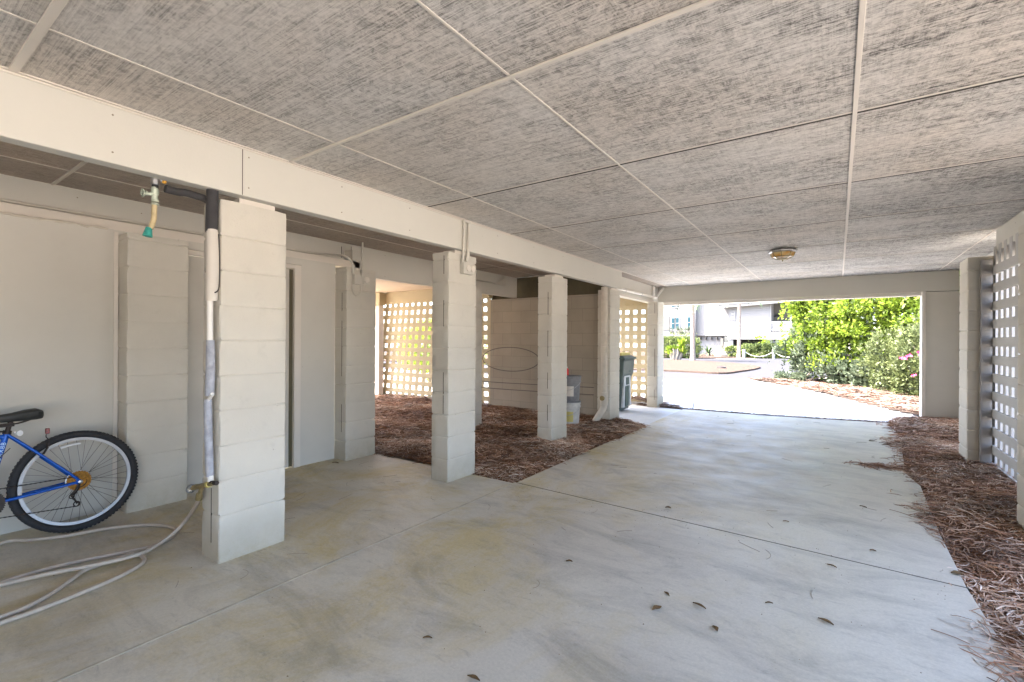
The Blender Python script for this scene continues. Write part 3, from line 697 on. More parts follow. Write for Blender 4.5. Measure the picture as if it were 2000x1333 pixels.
MB().tube([yx(424, 944), yx(412, 943)], .013, 6).build('inlet_nut', M_['darkmetal'], tp, bevel=.001)
MB().tube([yx(384, 951), yx(379, 953)], .017, 6).build('packing_nut', M_['brass'], tp, bevel=.001)
MB().tube([yx(409, 946), yx(405, 947)], .018, 12).build('white_tape_ring', M_['yellow'], tp, smooth=True)
MB().tube([yx(389, 969), yx(388, 976)], .018, 12).build('hose_thread_collar', M_['brass'], tp, smooth=True)

dv = thing('drain_valve', 'corroded valve with teal cap hanging under the long beam', 'valve', (-3.0, .98, 2.12))
def dx(x, y): return at(x, y, 0, -3.0)
MB().tube([dx(303, 345), dx(303, 362)], [.022, .020], 14).build('top_fitting', M_['steel'], dv, smooth=True)
MB().tube([dx(303, 362), dx(303, 368)], .015, 12).build('rubber_washer', M_['rubber'], dv, smooth=True)
MB().tube([dx(302, 366), dx(303, 376), dx(302, 384), dx(303, 395)], [.014, .019, .014, .018], 14).build('valve_body', M_['valve'], dv, smooth=True)
MB().tube([dx(302, 379), dx(290, 379), dx(283, 377)], [.012, .010, .015], 12).build('valve_arm', M_['valve'], dv, smooth=True)
q = dx(279, 377); MB().torus(q, .018, .005, (0, 1, 0.1), 18, 6).tube([(q[0]-.018, q[1], q[2]), (q[0]+.018, q[1], q[2])], .004, 6).build('valve_wheel', M_['valve'], dv, smooth=True)
MB().lathe([(.014, 0), (.019, .003), (.019, .010), (.014, .013)], dx(303, 397), (0, 0, -1), 14).build('collar', M_['valve'], dv, smooth=True)
MB().tube(catmull([dx(302, 398), dx(301, 415), dx(300, 430), dx(294, 447)], 5), .013, 12).build('tan_pipe', M_['tan'], dv, smooth=True)
a0, a1 = np.array(dx(291, 445)), np.array(dx(287, 466)); dd = a1-a0
MB().lathe([(.013, 0), (.015, .004), (.021, .04), (.022, .048), (.015, .05)], a0, dd, 16).build('teal_cap', M_['teal'], dv, smooth=True)
MB().tube([dx(308, 350), dx(316, 353)], .008, 8).build('side_stub', M_['steel'], dv, smooth=True)
MB().lathe([(.006, 0), (.012, .005), (.012, .014), (.004, .02)], dx(317, 354), (0, 1, 0), 10).build('sealant_blob', M_['orange'], dv, smooth=True)

# garden hose
fl = lambda x, y, z=.013: at(x, y, 2, z)
path = [at(389, 972, 1, 1.225), fl(384, 985, .30), fl(368, 1010, .17), fl(345, 1036, .085), fl(310, 1063, .035), fl(270, 1083, .03), fl(200, 1101, .03), fl(100, 1120, .03), fl(0, 1143), fl(-110, 1170),
        (-3.05, -.15, .013), (-3.35, -.35, .013), (-3.85, -.2, .013), (-4.0, .25, .013), fl(0, 1062), fl(60, 1055), fl(130, 1047), fl(200, 1034), fl(270, 1026), fl(320, 1027), fl(345, 1036), fl(330, 1053), fl(290, 1069), fl(200, 1087), fl(100, 1109), fl(0, 1139),
        fl(-120, 1180), fl(-80, 1255), fl(0, 1218), fl(60, 1197), fl(150, 1162), fl(230, 1128), fl(273, 1104), fl(281, 1090), fl(262, 1081, .02), fl(235, 1090, .02), fl(170, 1112), fl(140, 1132), fl(100, 1160), fl(50, 1187), fl(0, 1206), fl(-80, 1236)]
hs = thing('garden_hose', 'beige garden hose looping over the floor from the tap', 'hose', path[5])
MB().tube(catmull(path, 10), .0112, 12).build('hose_tube', M_['hose'], hs, smooth=True)
MB().lathe([(.016, 0), (.017, .012), (.0145, .04)], at(389, 966, 1, 1.225), tuple(np.array(path[1])-np.array(at(389, 966, 1, 1.225))), 12).build('hose_coupling', M_['brass'], hs, smooth=True)

# ---------------------------------------------------------------- conduits
def conduit(label, loc): return thing('conduit', label, 'conduit', loc)
c1 = conduit('twin metal conduits running down to an outlet box on the second pillar', (-2.89, 3.37, 1.95))
x = -2.862
for yy in (3.335, 3.400):
    MB().tube([(x, yy, 2.415), (x, yy+.004, 2.30), (x-.006, yy, 2.10), (-2.880, yy, 2.02)], .012 if yy < 3.38 else .015, 10).build('conduit_pipe', M_['metalpaint'], c1, smooth=True)
MB().box(-2.876, -2.845, 3.318, 3.420, 2.39, 2.412).build('pipe_strap', M_['metalpaint'], c1, bevel=.004)
MB().box(-2.905, -2.850, 3.325, 3.475, 1.915, 2.025).build('outlet_box', M_['metalpaint'], c1, bevel=.006)
for yy in (3.385, 3.448):
    MB().lathe([(.030, 0), (.030, .010), (.024, .014), (.010, .015)], (-2.850, yy, 1.968), (1, 0, 0), 20).build('round_cover', M_['trim'], c1, smooth=True)
c2 = conduit('painted conduits and switch box looping at the top of the storage end pillar', (-4.29, 3.2, 1.95))
def bx(x, y, X=-4.28): return at(x, y, 0, X)
MB().tube(catmull([(-4.70, .2, 2.235), (-4.70, 1.3, 2.235), (-4.70, 2.6, 2.232), (-4.68, 2.95, 2.23), (-4.50, 3.06, 2.215), bx(676, 502), bx(689, 517), bx(690, 535)], 8), .011, 10).build('conduit_pipe', M_['metalpaint'], c2, smooth=True)
MB().tube(catmull([bx(690, 518), bx(690, 535)], 3), .018, 10).build('conduit_fitting', M_['metalpaint'], c2, smooth=True)
MB().tube([bx(708, 474), bx(708, 500), bx(708, 520), bx(707, 545)], .011, 10).build('conduit_pipe', M_['metalpaint'], c2, smooth=True)
A = bx(690, 536); B = bx(703, 556); MB().box(-4.31, -4.255, A[1], B[1], B[2]-.005, A[2]).build('switch_box', M_['metalpaint'], c2, bevel=.006)
MB().tube(catmull([bx(690, 556), bx(690, 568), bx(694, 576), bx(700, 577), bx(705, 570), bx(706, 556), bx(706, 540)], 6), .011, 10).build('flexible_loop', M_['metalpaint'], c2, smooth=True)
A = bx(708, 534); B = bx(721, 556); MB().box(-4.31, -4.262, A[1], B[1], B[2], A[2]).build('outlet_box', M_['metalpaint'], c2, bevel=.006)
MB().lathe([(.030, 0), (.030, .012), (.022, .016)], bx(716, 547, -4.262), (1, 0, 0), 18).build('round_cover', M_['trim'], c2, smooth=True)
A = bx(706, 527); B = bx(721, 536); MB().box(-4.31, -4.262, A[1], B[1], B[2], A[2]).build('junction_box', M_['metalpaint'], c2, bevel=.005)
for xx in (667, 686): MB().tube([at(xx, 482, 0, -4.745), at(xx, 504, 0, -4.745)], .003, 6).build('dangling_wire', M_['wire'], c2)
c3 = conduit('bent conduit and triangular bracket on the back beam', (-4.74, 6.2, 2.3))
MB().tube([(-4.735, 5.2, 2.262), (-4.735, 6.33, 2.262), (-4.735, 6.58, 2.405)], .013, 8).build('conduit_pipe', M_['metalpaint'], c3, smooth=True)
MB().prism([(6.30, 2.243), (6.58, 2.385), (6.62, 2.385), (6.62, 2.243)], -4.748, -4.715, 0).build('bracket_plate', M_['metalpaint'], c3, bevel=.004)
c4 = conduit('pale pipe running along the short beam and up at the corner', (-3.08, 8.8, 2.18))
MB().tube([(-3.065, 7.3, 2.19), (-3.065, 9.4, 2.19), (-3.05, 9.56, 2.20), (-2.98, 9.79, 2.40)], .026, 12).build('pipe_run', M_['whitepvc'], c4, smooth=True)
MB().tube([(-3.065, 9.42, 2.20), (-3.065, 9.42, 2.42)], .024, 12).build('riser', M_['whitepvc'], c4, smooth=True)
for yy in (7.9, 8.7): MB().torus((-3.065, yy, 2.19), .028, .004, (0, 1, 0), 16, 6).build('pipe_clip', M_['steel'], c4, smooth=True)

# drainpipe
dp = thing('drainpipe', 'cream plastic drainpipe with cleanout beside the straw bed pillar', 'pipe', (-2.96, 6.76, 0))
dz = .06; X = -2.975; Yp = 6.80
MB().tube(catmull([(X, Yp, 2.13), (X, Yp, 1.6), (X, Yp, .62), (X, Yp, .33), (X-.01, Yp-.02, .24), (X-.045, Yp-.09, .15), (X-.07, Yp-.14, .08), (X-.09, Yp-.19, .01)], 6), .050, 18).build('pipe_run', M_['pvc'], dp, smooth=True)
MB().lathe([(.052, 0), (.056, .004), (.056, .09), (.052, .094)], (X, Yp, 1.12), (0, 0, 1), 18).build('coupling', M_['pvc'], dp, smooth=True)
MB().lathe([(.052, 0), (.057, .004), (.057, .20), (.052, .205)], (X, Yp, .30), (0, 0, 1), 18).build('coupling', M_['pvc'], dp, smooth=True)
MB().lathe([(.032, 0), (.032, .075), (.038, .077), (.038, .095), (.014, .097), (.014, .108)], (X, Yp, .41), (.1, -1, .1), 16).build('cleanout_plug', M_['brass'], dp, smooth=True)

# ---------------------------------------------------------------- ceiling lamp
lp = thing('ceiling_light', 'old faceted ceiling lamp with amber glass panes', 'lamp', (-.56, 6.60, H-.012))
L0 = np.array([-.56, 6.60, H-.014])
MB().lathe([(.150, 0), (.158, -.004), (.155, -.022), (.135, -.028)], L0, (0, 0, 1), 8).build('lamp_base', M_['steel'], lp, bevel=.003)
fr = MB(); gl = MB()
for k in range(8):
    a, b = (k+.0)*math.pi/4, (k+1)*math.pi/4
    p = lambda t, r, z: L0+np.array([r*math.cos(t), r*math.sin(t), z])
    fr.tube([p(a, .134, -.026), p(a, .114, -.078), p(a, .045, -.108)], .0045, 6); fr.tube([p(a, .114, -.078), p(b, .114, -.078)], .004, 6); fr.tube([p(a, .045, -.108), p(b, .045, -.108)], .004, 6)
    gl.add([p(a, .132, -.027), p(b, .132, -.027), p(b, .113, -.077), p(a, .113, -.077)], [(0, 1, 2, 3)])
    gl.add([p(a, .113, -.077), p(b, .113, -.077), p(b, .044, -.106), p(a, .044, -.106)], [(0, 1, 2, 3)])
fr.build('lamp_frame', M_['brass'], lp, smooth=True); gl.build('amber_panes', M_['amber'], lp)
MB().lathe([(.044, 0), (.03, -.006), (.008, -.008), (.009, -.02), (.003, -.024)], L0+np.array([0, 0, -.107]), (0, 0, 1), 12).build('finial', M_['brass'], lp, smooth=True)

# ---------------------------------------------------------------- bin, buckets
bn = thing('wheeled_bin', 'grey green wheeled refuse bin with a yellow board on its lid', 'bin', (-3.50, 8.42, 0))
cx_, cy_ = -3.50, 8.42
def ring(w, d, z, cy=0): return [(cx_-w/2, cy_-d/2+cy, z), (cx_+w/2, cy_-d/2+cy, z), (cx_+w/2, cy_+d/2+cy, z), (cx_-w/2, cy_+d/2+cy, z)]
def loft(rings, name, mat, par, bevel=.01):
    m = MB(); vs = [p for r0 in rings for p in r0]; nn = 4
    fs = [(i*nn+k, i*nn+(k+1) % nn, (i+1)*nn+(k+1) % nn, (i+1)*nn+k) for i in range(len(rings)-1) for k in range(nn)]+[(3, 2, 1, 0), tuple((len(rings)-1)*nn+k for k in range(nn))]
    return m.add(vs, fs).build(name, mat, par, bevel=bevel)
loft([ring(.44, .46, .02), ring(.47, .50, .35), ring(.50, .54, .62), ring(.54, .60, .70), ring(.56, .64, .96)], 'bin_body', M_['bin'], bn, .02)
loft([ring(.62, .70, .962), ring(.62, .70, .985), ring(.50, .56, 1.03)], 'bin_lid', M_['bin'], bn, .012)
yf = cy_-.25
MB().prism([(cx_-.16, .64), (cx_, .74), (cx_+.16, .64), (cx_+.20, .08), (cx_+.13, .08), (cx_+.11, .47), (cx_-.11, .47), (cx_-.13, .08), (cx_-.20, .08)], yf-.035, yf+.05, 1).build('pale_front_frame', M_['binpale'], bn, bevel=.006)
MB().box(cx_-.08, cx_+.08, yf-.03, yf+.04, .10, .455).build('dark_front_panel', M_['bindark'], bn, bevel=.01)
MB().box(cx_-.075, cx_+.075, yf-.043, yf-.02, .49, .63).build('hand_recess', M_['bindark'], bn, bevel=.01)
MB().box(cx_+.02, cx_+.14, cy_-.305, cy_-.26, .72, .86).build('label_panel', M_['bindark'], bn, bevel=.01)
for s in (-1, 1): MB().lathe([(.02, -.03), (.10, -.028), (.10, .028), (.02, .03)], (cx_+s*.27, cy_+.22, .10), (1, 0, 0), 20).build('bin_wheel', M_['rubber'], bn, smooth=True)
MB().tube([(cx_-.25, cy_+.36, .95), (cx_+.25, cy_+.36, .95)], .016, 10).build('handle_bar', M_['bin'], bn, smooth=True)
MB().box(cx_-.24, cx_+.18, cy_-.26, cy_+.05, 1.034, 1.085).build('yellow_board', M_['yellow'], bn, bevel=.006)
bn.rotation_euler = (0, 0, R(90))

def bucket(label, c, mat, band, upside=False):
    root = thing('paint_bucket', label, 'bucket', c, 'stacked plastic buckets')
    MB().lathe([(.118, 0), (.122, .006), (.138, .27), (.150, .273), (.150, .30), (.143, .302), (.144, .325), (.150, .327), (.150, .345), (.141, .352), (.135, .352)], c, (0, 0, 1), 28).build('bucket_body', mat, root, smooth=True)
    MB().lathe([(.146, 0), (.153, .004), (.153, .016), (.140, .022)], (c[0], c[1], c[2]+.350), (0, 0, 1), 28).build('bucket_lid', band, root, smooth=True)
    hpts = [(c[0]+.155*math.cos(t), c[1]-.155*math.sin(t), c[2]+.28-.10*math.sin(t)*1.2) for t in np.linspace(0, math.pi, 14)]
    MB().tube(hpts, .0035, 6).build('wire_handle', M_['steel'], root, smooth=True)
    a = R(-75); lab = MB(); 
    seg = [(c[0]+.1335*math.cos(t), c[1]+.1335*math.sin(t)) for t in np.linspace(a-.45, a+.5, 8)]
    vs = [(p[0], p[1], c[2]+.07) for p in seg]+[(c[0]+(p[0]-c[0])*1.05, c[1]+(p[1]-c[1])*1.05, c[2]+.22) for p in seg]
    lab.add(vs, [(i, i+1, i+9, i+8) for i in range(7)]).build('worn_label', M_['trim'] if mat is M_['bucket'] else M_['yellow'], root, smooth=True)
    return root
BX, BY = -3.30, 6.32
bucket('white stained bucket at the bottom of the stack behind the pillar', (BX, BY, .03), M_['bucketwhite'], M_['bucket'])
bucket('grey lidded bucket stacked on the white bucket', (BX, BY+.01, .405), M_['bucket'], M_['bucket'])
rb = thing('red_bottle', 'red bottle standing on top of the grey bucket', 'bottle', (BX-.075, BY, .778))
MB().lathe([(.034, 0), (.036, .004), (.036, .085), (.022, .10), (.018, .108)], (BX-.075, BY, .778), (0, 0, 1), 18).build('bottle_body', M_['red'], rb, smooth=True)
MB().lathe([(.018, 0), (.018, .018), (.012, .02)], (BX-.075, BY, .886), (0, 0, 1), 14).build('bottle_cap', M_['binpale'], rb, smooth=True)

# cable hoop and lines hung in front of the block wall
hp = thing('wire_hoop', 'thin dark oval wire hoop with two taut lines in front of the block wall', 'wire', (-4.7, 6.7, .96))
MB().torus((-4.69, 6.70, .972), .60, .0065, (0, 1, 0), 60, 6, 1.0, .345).build('hoop', M_['wire'], hp, smooth=True)
for z in (.565, .452):
    MB().tube(catmull([(-5.36, 6.70, z-.004), (-4.8, 6.7, z-.010), (-3.1, 6.70, z+.012)], 6), .006, 6).build('line', M_['wire'], hp, smooth=True)

# ---------------------------------------------------------------- bicycle
bk = bpy.data.objects.new('bicycle', None); COL.objects.link(bk)
tag(bk, 'blue bicycle with rusty rear sprockets leaning on the storage wall', 'bicycle')
bk.location = (-4.195, .945, 0); bk.rotation_euler = (0, R(-6.5), 0)
RW = .332
def lb(m, name, mat, par=None, smooth=True, bevel=0): return m.build(name, mat, par or bk, smooth=smooth, bevel=bevel, local=True)
def wheel(yc, rear):
    wh = bpy.data.objects.new('wheel', None); COL.objects.link(wh); wh.parent = bk; wh.location = (0, yc, RW)
    lb(MB().torus((0, 0, 0), RW-.0225, .0225, (1, 0, 0), 72, 12), 'tyre', M_['rubber'], wh)
    kn = MB()
    for k in range(90):
        a = 2*math.pi*k/90
        for s in (-1, 1):
            c = np.array([s*.011, math.cos(a)*(RW-.0015), math.sin(a)*(RW-.0015)]); t = np.array([0, -math.sin(a), math.cos(a)]); o = np.array([0, math.cos(a), math.sin(a)]); xx = np.array([1, 0, 0])
            vs = [c+xx*(.006*i)+t*(.006*j)+o*k2 for k2 in (-.005, .0015) for i, j in ((-1, -1), (1, -1), (1, 1), (-1, 1))]
            kn.add(vs, [(0, 3, 2, 1), (4, 5, 6, 7), (0, 1, 5, 4), (1, 2, 6, 5), (2, 3, 7, 6), (3, 0, 4, 7)])
    lb(kn, 'tread', M_['rubber'], wh, False)
    rm = MB(); prof = [(.268, -.012), (.287, -.014), (.287, .014), (.268, .012), (.268, -.012)]
    lb(rm.lathe(prof, (0, 0, 0), (1, 0, 0), 72, False), 'rim', M_['alloy'], wh)
    sp = MB()
    for k in range(36):
        a = 2*math.pi*k/36; s = 1 if k % 2 else -1; b = a+(1.15 if (k//2) % 2 else -1.15)
        sp.tube([(s*.028, .020*math.cos(b), .020*math.sin(b)), (0, .270*math.cos(a), .270*math.sin(a))], .0014, 5, False)
    lb(sp, 'spokes', M_['spoke'], wh)
    lb(MB().lathe([(.006, -.055), (.010, -.05), (.010, -.034), (.022, -.030), (.022, -.026), (.014, -.022), (.014, .022), (.022, .026), (.022, .030), (.010, .034), (.010, .05), (.006, .055)], (0, 0, 0), (1, 0, 0), 20), 'hub', M_['steel'], wh)
    a = 1.95
    for da in (0,):
        p = [(.012, .245*math.cos(t), .245*math.sin(t)) for t in np.linspace(1.50, 1.92, 5)]
        lb(MB().tube(p, .0075, 8), 'spoke_reflector', M_['reflector'], wh)
    if rear:
        for i, (rr, xo) in enumerate(((.062, .034), (.054, .038), (.047, .042), (.040, .046), (.033, .050))):
            g_ = MB(); nT = int(rr*420); pts = []
            for k in range(nT*4):
                q_ = rr+(.0035 if k % 4 in (1, 2) else 0); t = 2*math.pi*k/(nT*4); pts.append((q_*math.cos(t), q_*math.sin(t)))
            g_.prism(pts, xo-.001, xo+.001, 0); lb(g_, 'sprocket', M_['rust'], wh, False)
        lb(MB().lathe([(.030, .024), (.068, .0245), (.069, .027), (.055, .030)], (0, 0, 0), (1, 0, 0), 32, False), 'spoke_guard', M_['alloy'], wh)
    return wh
wheel(0, True); wheel(-1.055, False)
# frame: y forward is negative
BB = np.array([0, -.432, .285]); ST = np.array([0, -.325, .705]); HB = np.array([0, -.925, .68]); HT = np.array([0, -.895, .80]); AX = np.array([0, 0, RW-.006])
fm = MB(); fm.tube([BB, BB+(ST-BB)*.5, ST], [.0165, .0165, .0165], 14); fm.tube([BB, HB], .0175, 14); fm.tube([ST+(BB-ST)*.07, HT+(HB-HT)*.15], .015, 14); fm.tube([HB-(HT-HB)*.15, HT+(HT-HB)*.1], .019, 14)
fm.lathe([(.022, -.036), (.022, .036)], BB, (1, 0, 0), 16)
for s in (-1, 1):
    fm.tube(catmull([BB+[s*.022, .02, 0], BB+[s*.04, .12, .008], AX+[s*.056, -.10, -.01], AX+[s*.058, 0, 0]], 5), .0095, 10)
    fm.tube(catmull([ST+[s*.015, .0, -.015], ST+[s*.036, .09, -.11], AX+[s*.056, -.06, .075], AX+[s*.058, 0, .004]], 5), .0085, 10)
    fm.lathe([(.018, -.003), (.018, .003)], AX+[s*.058, -.008, 0], (1, 0, 0), 12)
fo = lb(fm, 'frame', M_['bikeblue'])
lb(MB().lathe([(.011, 0), (.013, .003), (.013, .010), (.006, .012)], AX+[.060, 0, 0], (1, 0, 0), 6), 'axle_nut', M_['steel'])
fk = MB(); fk.tube([HB-(HT-HB)*.15, HT+(HT-HB)*.25], .014, 10)
for s in (-1, 1): fk.tube(catmull([HB+[0, .0, -.03], HB+[s*.05, -.012, -.05], np.array([s*.055, -1.0, .52]), np.array([s*.052, -1.055, RW])], 5), .011, 10)
lb(fk, 'fork', M_['bikeblue'])
lb(MB().tube([ST+(ST-BB)*-.1, ST+(ST-BB)*.20], .0125, 12), 'seat_post', M_['darkmetal'])
cl = MB().lathe([(.021, -.012), (.021, .012)], ST, tuple(ST-BB), 16); cl.tube([ST+[.02, -.01, .005], ST+[.03, -.05, .012], ST+[.03, -.065, .006]], [.005, .006, .004], 8); lb(cl, 'seat_clamp', M_['darkmetal'])
# saddle: lofted top
SD = np.array([0, -.325, .80]); sm = MB(); secs = [(-.165, .018, .020, .0), (-.14, .026, .030, .002), (-.06, .034, .034, .0), (.02, .056, .040, .006), (.08, .092, .050, .016), (.125, .104, .052, .018), (.152, .080, .040, .010), (.160, .040, .018, -.002)]
vs = []; nn = 16
for (yy, hw, th, dz_) in secs:
    for k in range(nn):
        t = 2*math.pi*k/nn; zz = math.sin(t); vs.append(SD+[hw*math.cos(t), yy, dz_+(th*.45*zz if zz > 0 else th*1.1*.95*zz*1.35*(abs(math.cos(t))**.6*.6+.4))])
sm.add(vs, [(i*nn+k, i*nn+(k+1) % nn, (i+1)*nn+(k+1) % nn, (i+1)*nn+k) for i in range(len(secs)-1) for k in range(nn)]+[tuple(range(nn))[::-1], tuple((len(secs)-1)*nn+k for k in range(nn))])
sdl = lb(sm, 'saddle', M_['saddle']); 
rl = MB()
for s in (-1, 1): rl.tube(catmull([SD+[s*.012, -.12, -.03], SD+[s*.02, -.03, -.048], SD+[s*.022, .05, -.045], SD+[s*.04, .11, -.025]], 5), .004, 8)
rl.box(-.022, .022, SD[1]-.03, SD[1]+.03, SD[2]-.062, SD[2]-.038); lb(rl, 'saddle_rails', M_['darkmetal'], None, True)
# reflector, brake, derailleur, chain, cranks
rf = MB().tube([ST+[0, .03, -.005], ST+[0, .055, -.012]], .006, 8); rf.lathe([(.017, 0), (.018, .012)], ST+[0, .05, -.014], (.9, .4, 0), 14); lb(rf, 'seat_reflector', M_['reflector'])
br_ = MB(); bc = AX+(ST-AX)*.63+[0, .035, -.005]
for s in (-1, 1): br_.tube([bc+[s*.03, 0, -.02], bc+[s*.035, .02, .02], bc+[s*.012, .02, .055]], .006, 8)
br_.tube(catmull([bc+[.03, .015, .0], bc+[.03, .03, .06], bc+[.03, .015, .09], bc+[.03, .022, .125]], 5), .003, 6); lb(br_, 'rim_brake', M_['darkmetal'])
br2 = MB().box(.018, .042, bc[1]+.012, bc[1]+.032, bc[2]+.108, bc[2]+.145); lb(br2, 'brake_reflector', M_['redreflector'], None, False, .004)
dr = MB(); D0 = AX+[.062, -.020, -.05]
dr.tube([AX+[.062, -.005, -.01], D0, D0+[0, -.028, -.028]], [.008, .010, .009], 8); dr.tube([D0+[0, -.028, -.028], D0+[-.012, -.005, -.07], D0+[-.014, .004, -.09]], .0055, 8)
dr.torus(D0+[-.014, -.022, -.038], .013, .003, (1, 0, 0), 16, 6); dr.torus(D0+[-.014, .002, -.092], .016, .0035, (1, 0, 0), 16, 6); lb(dr, 'derailleur', M_['darkmetal'])
ctop = np.linspace(BB+[.048, 0, .085], AX+[.046, 0, .036], 40); cbot = np.linspace(BB+[.048, 0, -.085], D0+[-.014, 0, -.107], 40)
a0_ = math.atan2(.085, 0); loop = [BB+[.048, .086*math.cos(t), .086*math.sin(t)] for t in np.linspace(math.pi*1.5, math.pi*.5, 26)]+list(ctop[1:-1])+[AX+[.046, .036*math.cos(t), .036*math.sin(t)] for t in np.linspace(math.pi*.5, -math.pi*.5, 10)]
loop += [D0+[-.014, -.022, -.052], D0+[-.014, .014, -.092], D0+[-.014, .002, -.108]]+list(cbot[::-1][1:])
ch = MB().tube(loop, [.0043 if i % 2 else .0026 for i in range(len(loop))], 6, closed=False); lb(ch, 'chain', M_['darkmetal'], None, False)
pts = []
for k in range(44*4):
    q_ = .086+(.004 if k % 4 in (1, 2) else 0); t = 2*math.pi*k/(44*4); pts.append((BB[1]+q_*math.cos(t), BB[2]+q_*math.sin(t)))
lb(MB().prism(pts, .046, .050, 0), 'chainring', M_['darkmetal'], None, False)
lb(MB().tube([BB+[.056, 0, 0], BB+[.062, -.09, -.05], BB+[.066, -.15, -.082]], [.013, .010, .011], 10), 'crank_arm', M_['steel'])
lb(MB().tube([BB+[-.056, 0, 0], BB+[-.066, .02, .165]], .011, 10), 'crank_arm', M_['steel'])
for s, dy, dzz in ((1, -.15, -.082), (-1, .02, .165)):
    p = BB+[s*.066, dy, dzz]; x0_, x1_ = sorted((p[0], p[0]+s*.09)); lb(MB().box(x0_, x1_, p[1]-.045, p[1]+.045, p[2]-.012, p[2]+.012), 'pedal', M_['darkmetal'], None, False, .004)
HS = HT+(HT-HB)*.5+[0, -.02, .05]
lb(MB().tube([HT+(HT-HB)*.1, HS+[0, .02, -.01], HS], .013, 10), 'stem', M_['darkmetal'])
hb = MB().tube(catmull([HS+[-.20, .20, .0], HS+[-.10, .08, .01], HS, HS+[.10, -.06, .01], HS+[.20, -.10, .0]], 5), .011, 10); lb(hb, 'handlebar', M_['darkmetal'])
for e, f_ in ((HS+[-.20, .20, 0], HS+[-.13, .115, .008]), (HS+[.20, -.10, 0], HS+[.12, -.07, .008])): lb(MB().tube([e, f_], .016, 10), 'grip', M_['rubber'])
lb(MB().tube(catmull([BB+[.03, .03, .10], BB+[.03, .015, .16], BB+[.03, .02, .21], ST+[.02, .01, -.10]], 6), .0022, 6), 'brake_cable', M_['darkmetal'])
# pale lettering up the seat tube
cu = bpy.data.curves.new('lettering', 'FONT'); cu.body = 'OXXBB'; cu.size = .032; cu.space_character = 1.15; cu.extrude = .0003; cu.align_x = 'CENTER'; cu.align_y = 'CENTER'
to = bpy.data.objects.new('t', cu); COL.objects.link(to); dg = bpy.context.evaluated_depsgraph_get(); me = bpy.data.meshes.new_from_object(to.evaluated_get(dg)); bpy.data.objects.remove(to)
lo = bpy.data.objects.new('lettering', me); COL.objects.link(lo); me.materials.clear(); me.materials.append(M_['letter']); lo.parent = bk
ax = (ST-BB)/np.linalg.norm(ST-BB); zx = np.array([1., 0, 0]); yx_ = np.cross(zx, ax); mm = Matrix.Identity(4); pc = BB+(ST-BB)*.72+[.0172, 0, 0]
for i in range(3): mm[i][0] = ax[i]; mm[i][1] = yx_[i]; mm[i][2] = zx[i]; mm[i][3] = pc[i]
lo.matrix_local = mm

# ---------------------------------------------------------------- fallen leaves and stray needles on the slab
def leaf(label, p, L, W, a, col=None):
    m = MB(); vs = []; n_ = 7
    for i in range(n_):
        t = i/(n_-1); w_ = 1.15*W*math.sin(math.pi*min(max(t, .03), .97))**1.2
        c = np.array([(t-.5)*L, 0, .002+.003*math.sin(t*math.pi)])
        vs += [c+[0, -w_/2, .006], c, c+[0, w_/2, .005]]
    fs = []
    for i in range(n_-1):
        fs += [(i*3, i*3+1, i*3+4, i*3+3), (i*3+1, i*3+2, i*3+5, i*3+4)]
    ca, sa = math.cos(a), math.sin(a)
    vs = [(p[0]+v[0]*ca-v[1]*sa, p[1]+v[0]*sa+v[1]*ca, v[2]) for v in vs]
    o = m.add(vs, fs).build('fallen_leaf', col or M_['leafdry'], smooth=True)
    return tag(o, label, 'leaf', 'dry leaves scattered on the concrete slab')
LF = [(1283, 1190, .075, .03, 1.1, 'broad curled tan leaf, widest of the scattered dry leaves'), (1302, 1162, .05, .018, -.6, 'small dark leaf just above the broad curled one'),
      (1366, 1185, .085, .02, -.3, 'long dark leaf between the broad curled leaf and the thin black one'), (1397, 1230, .05, .025, -.9, 'short brown leaf below the long dark one'),
      (1502, 1180, .045, .012, .5, 'thin black leaf scrap in the middle of the slab'), (1613, 1216, .08, .026, -.4, 'tan pointed leaf on the right part of the slab'),
      (1112, 1098, .045, .022, .4, 'small ochre leaf left of the slab centre'), (1305, 993, .05, .04, .2, 'pale round leaf close to the cross joint'),
      (835, 1248, .05, .014, .6, 'narrow brown leaf at the bottom left of the slab'), (925, 1327, .07, .020, .1, 'russet leaf cut by the bottom edge of the picture'),
      (1625, 1107, .06, .014, -.4, 'dark curled leaf just right of the cross joint line'), (1705, 1077, .04, .015, 0., 'tiny leaf between joint and straw on the right'),
      (1703, 862, .10, .05, .6, 'blackish leaf clump on the far bright slab near the straw'), (1870, 1122, .07, .05, .2, 'dark leaf touching the straw edge on the right'),
      (655, 905, .10, .03, .3, 'dark leaf lying against the storage wall foot'), (1535, 1020, .05, .012, 0.3, 'small dark scrap near the middle right of the slab'), (1686, 991, .06, .012, -.4, 'thin dark scrap nearer the right lattice')]
for (x, y, L, W, a, lab) in LF:
    leaf(lab, fl(x, y, 0.0), L*.82, W, a)
r2 = np.random.default_rng(21); nN = 70
m = MB()
for i in range(nN):
    xx, yy = (r2.uniform(-2.3, .5), r2.uniform(1.5, 9)) if i < 42 else (r2.uniform(-4.2, -2.5), r2.uniform(.9, 3.4))
    a = r2.uniform(0, 6.28); L = r2.uniform(.03, .16); cv = r2.normal(0, 1.1)
    pts = [np.array([xx, yy, .002])]
    for s in range(5): aa = a+cv*s/5; pts.append(pts[-1]+np.array([math.cos(aa), math.sin(aa), 0])*L/5)
    m.tube(pts, .0012, 4)
tag(m.build('straw_litter', M_['twig']), 'stray pine needles strewn on the concrete slab', 'pine straw', kind='stuff')

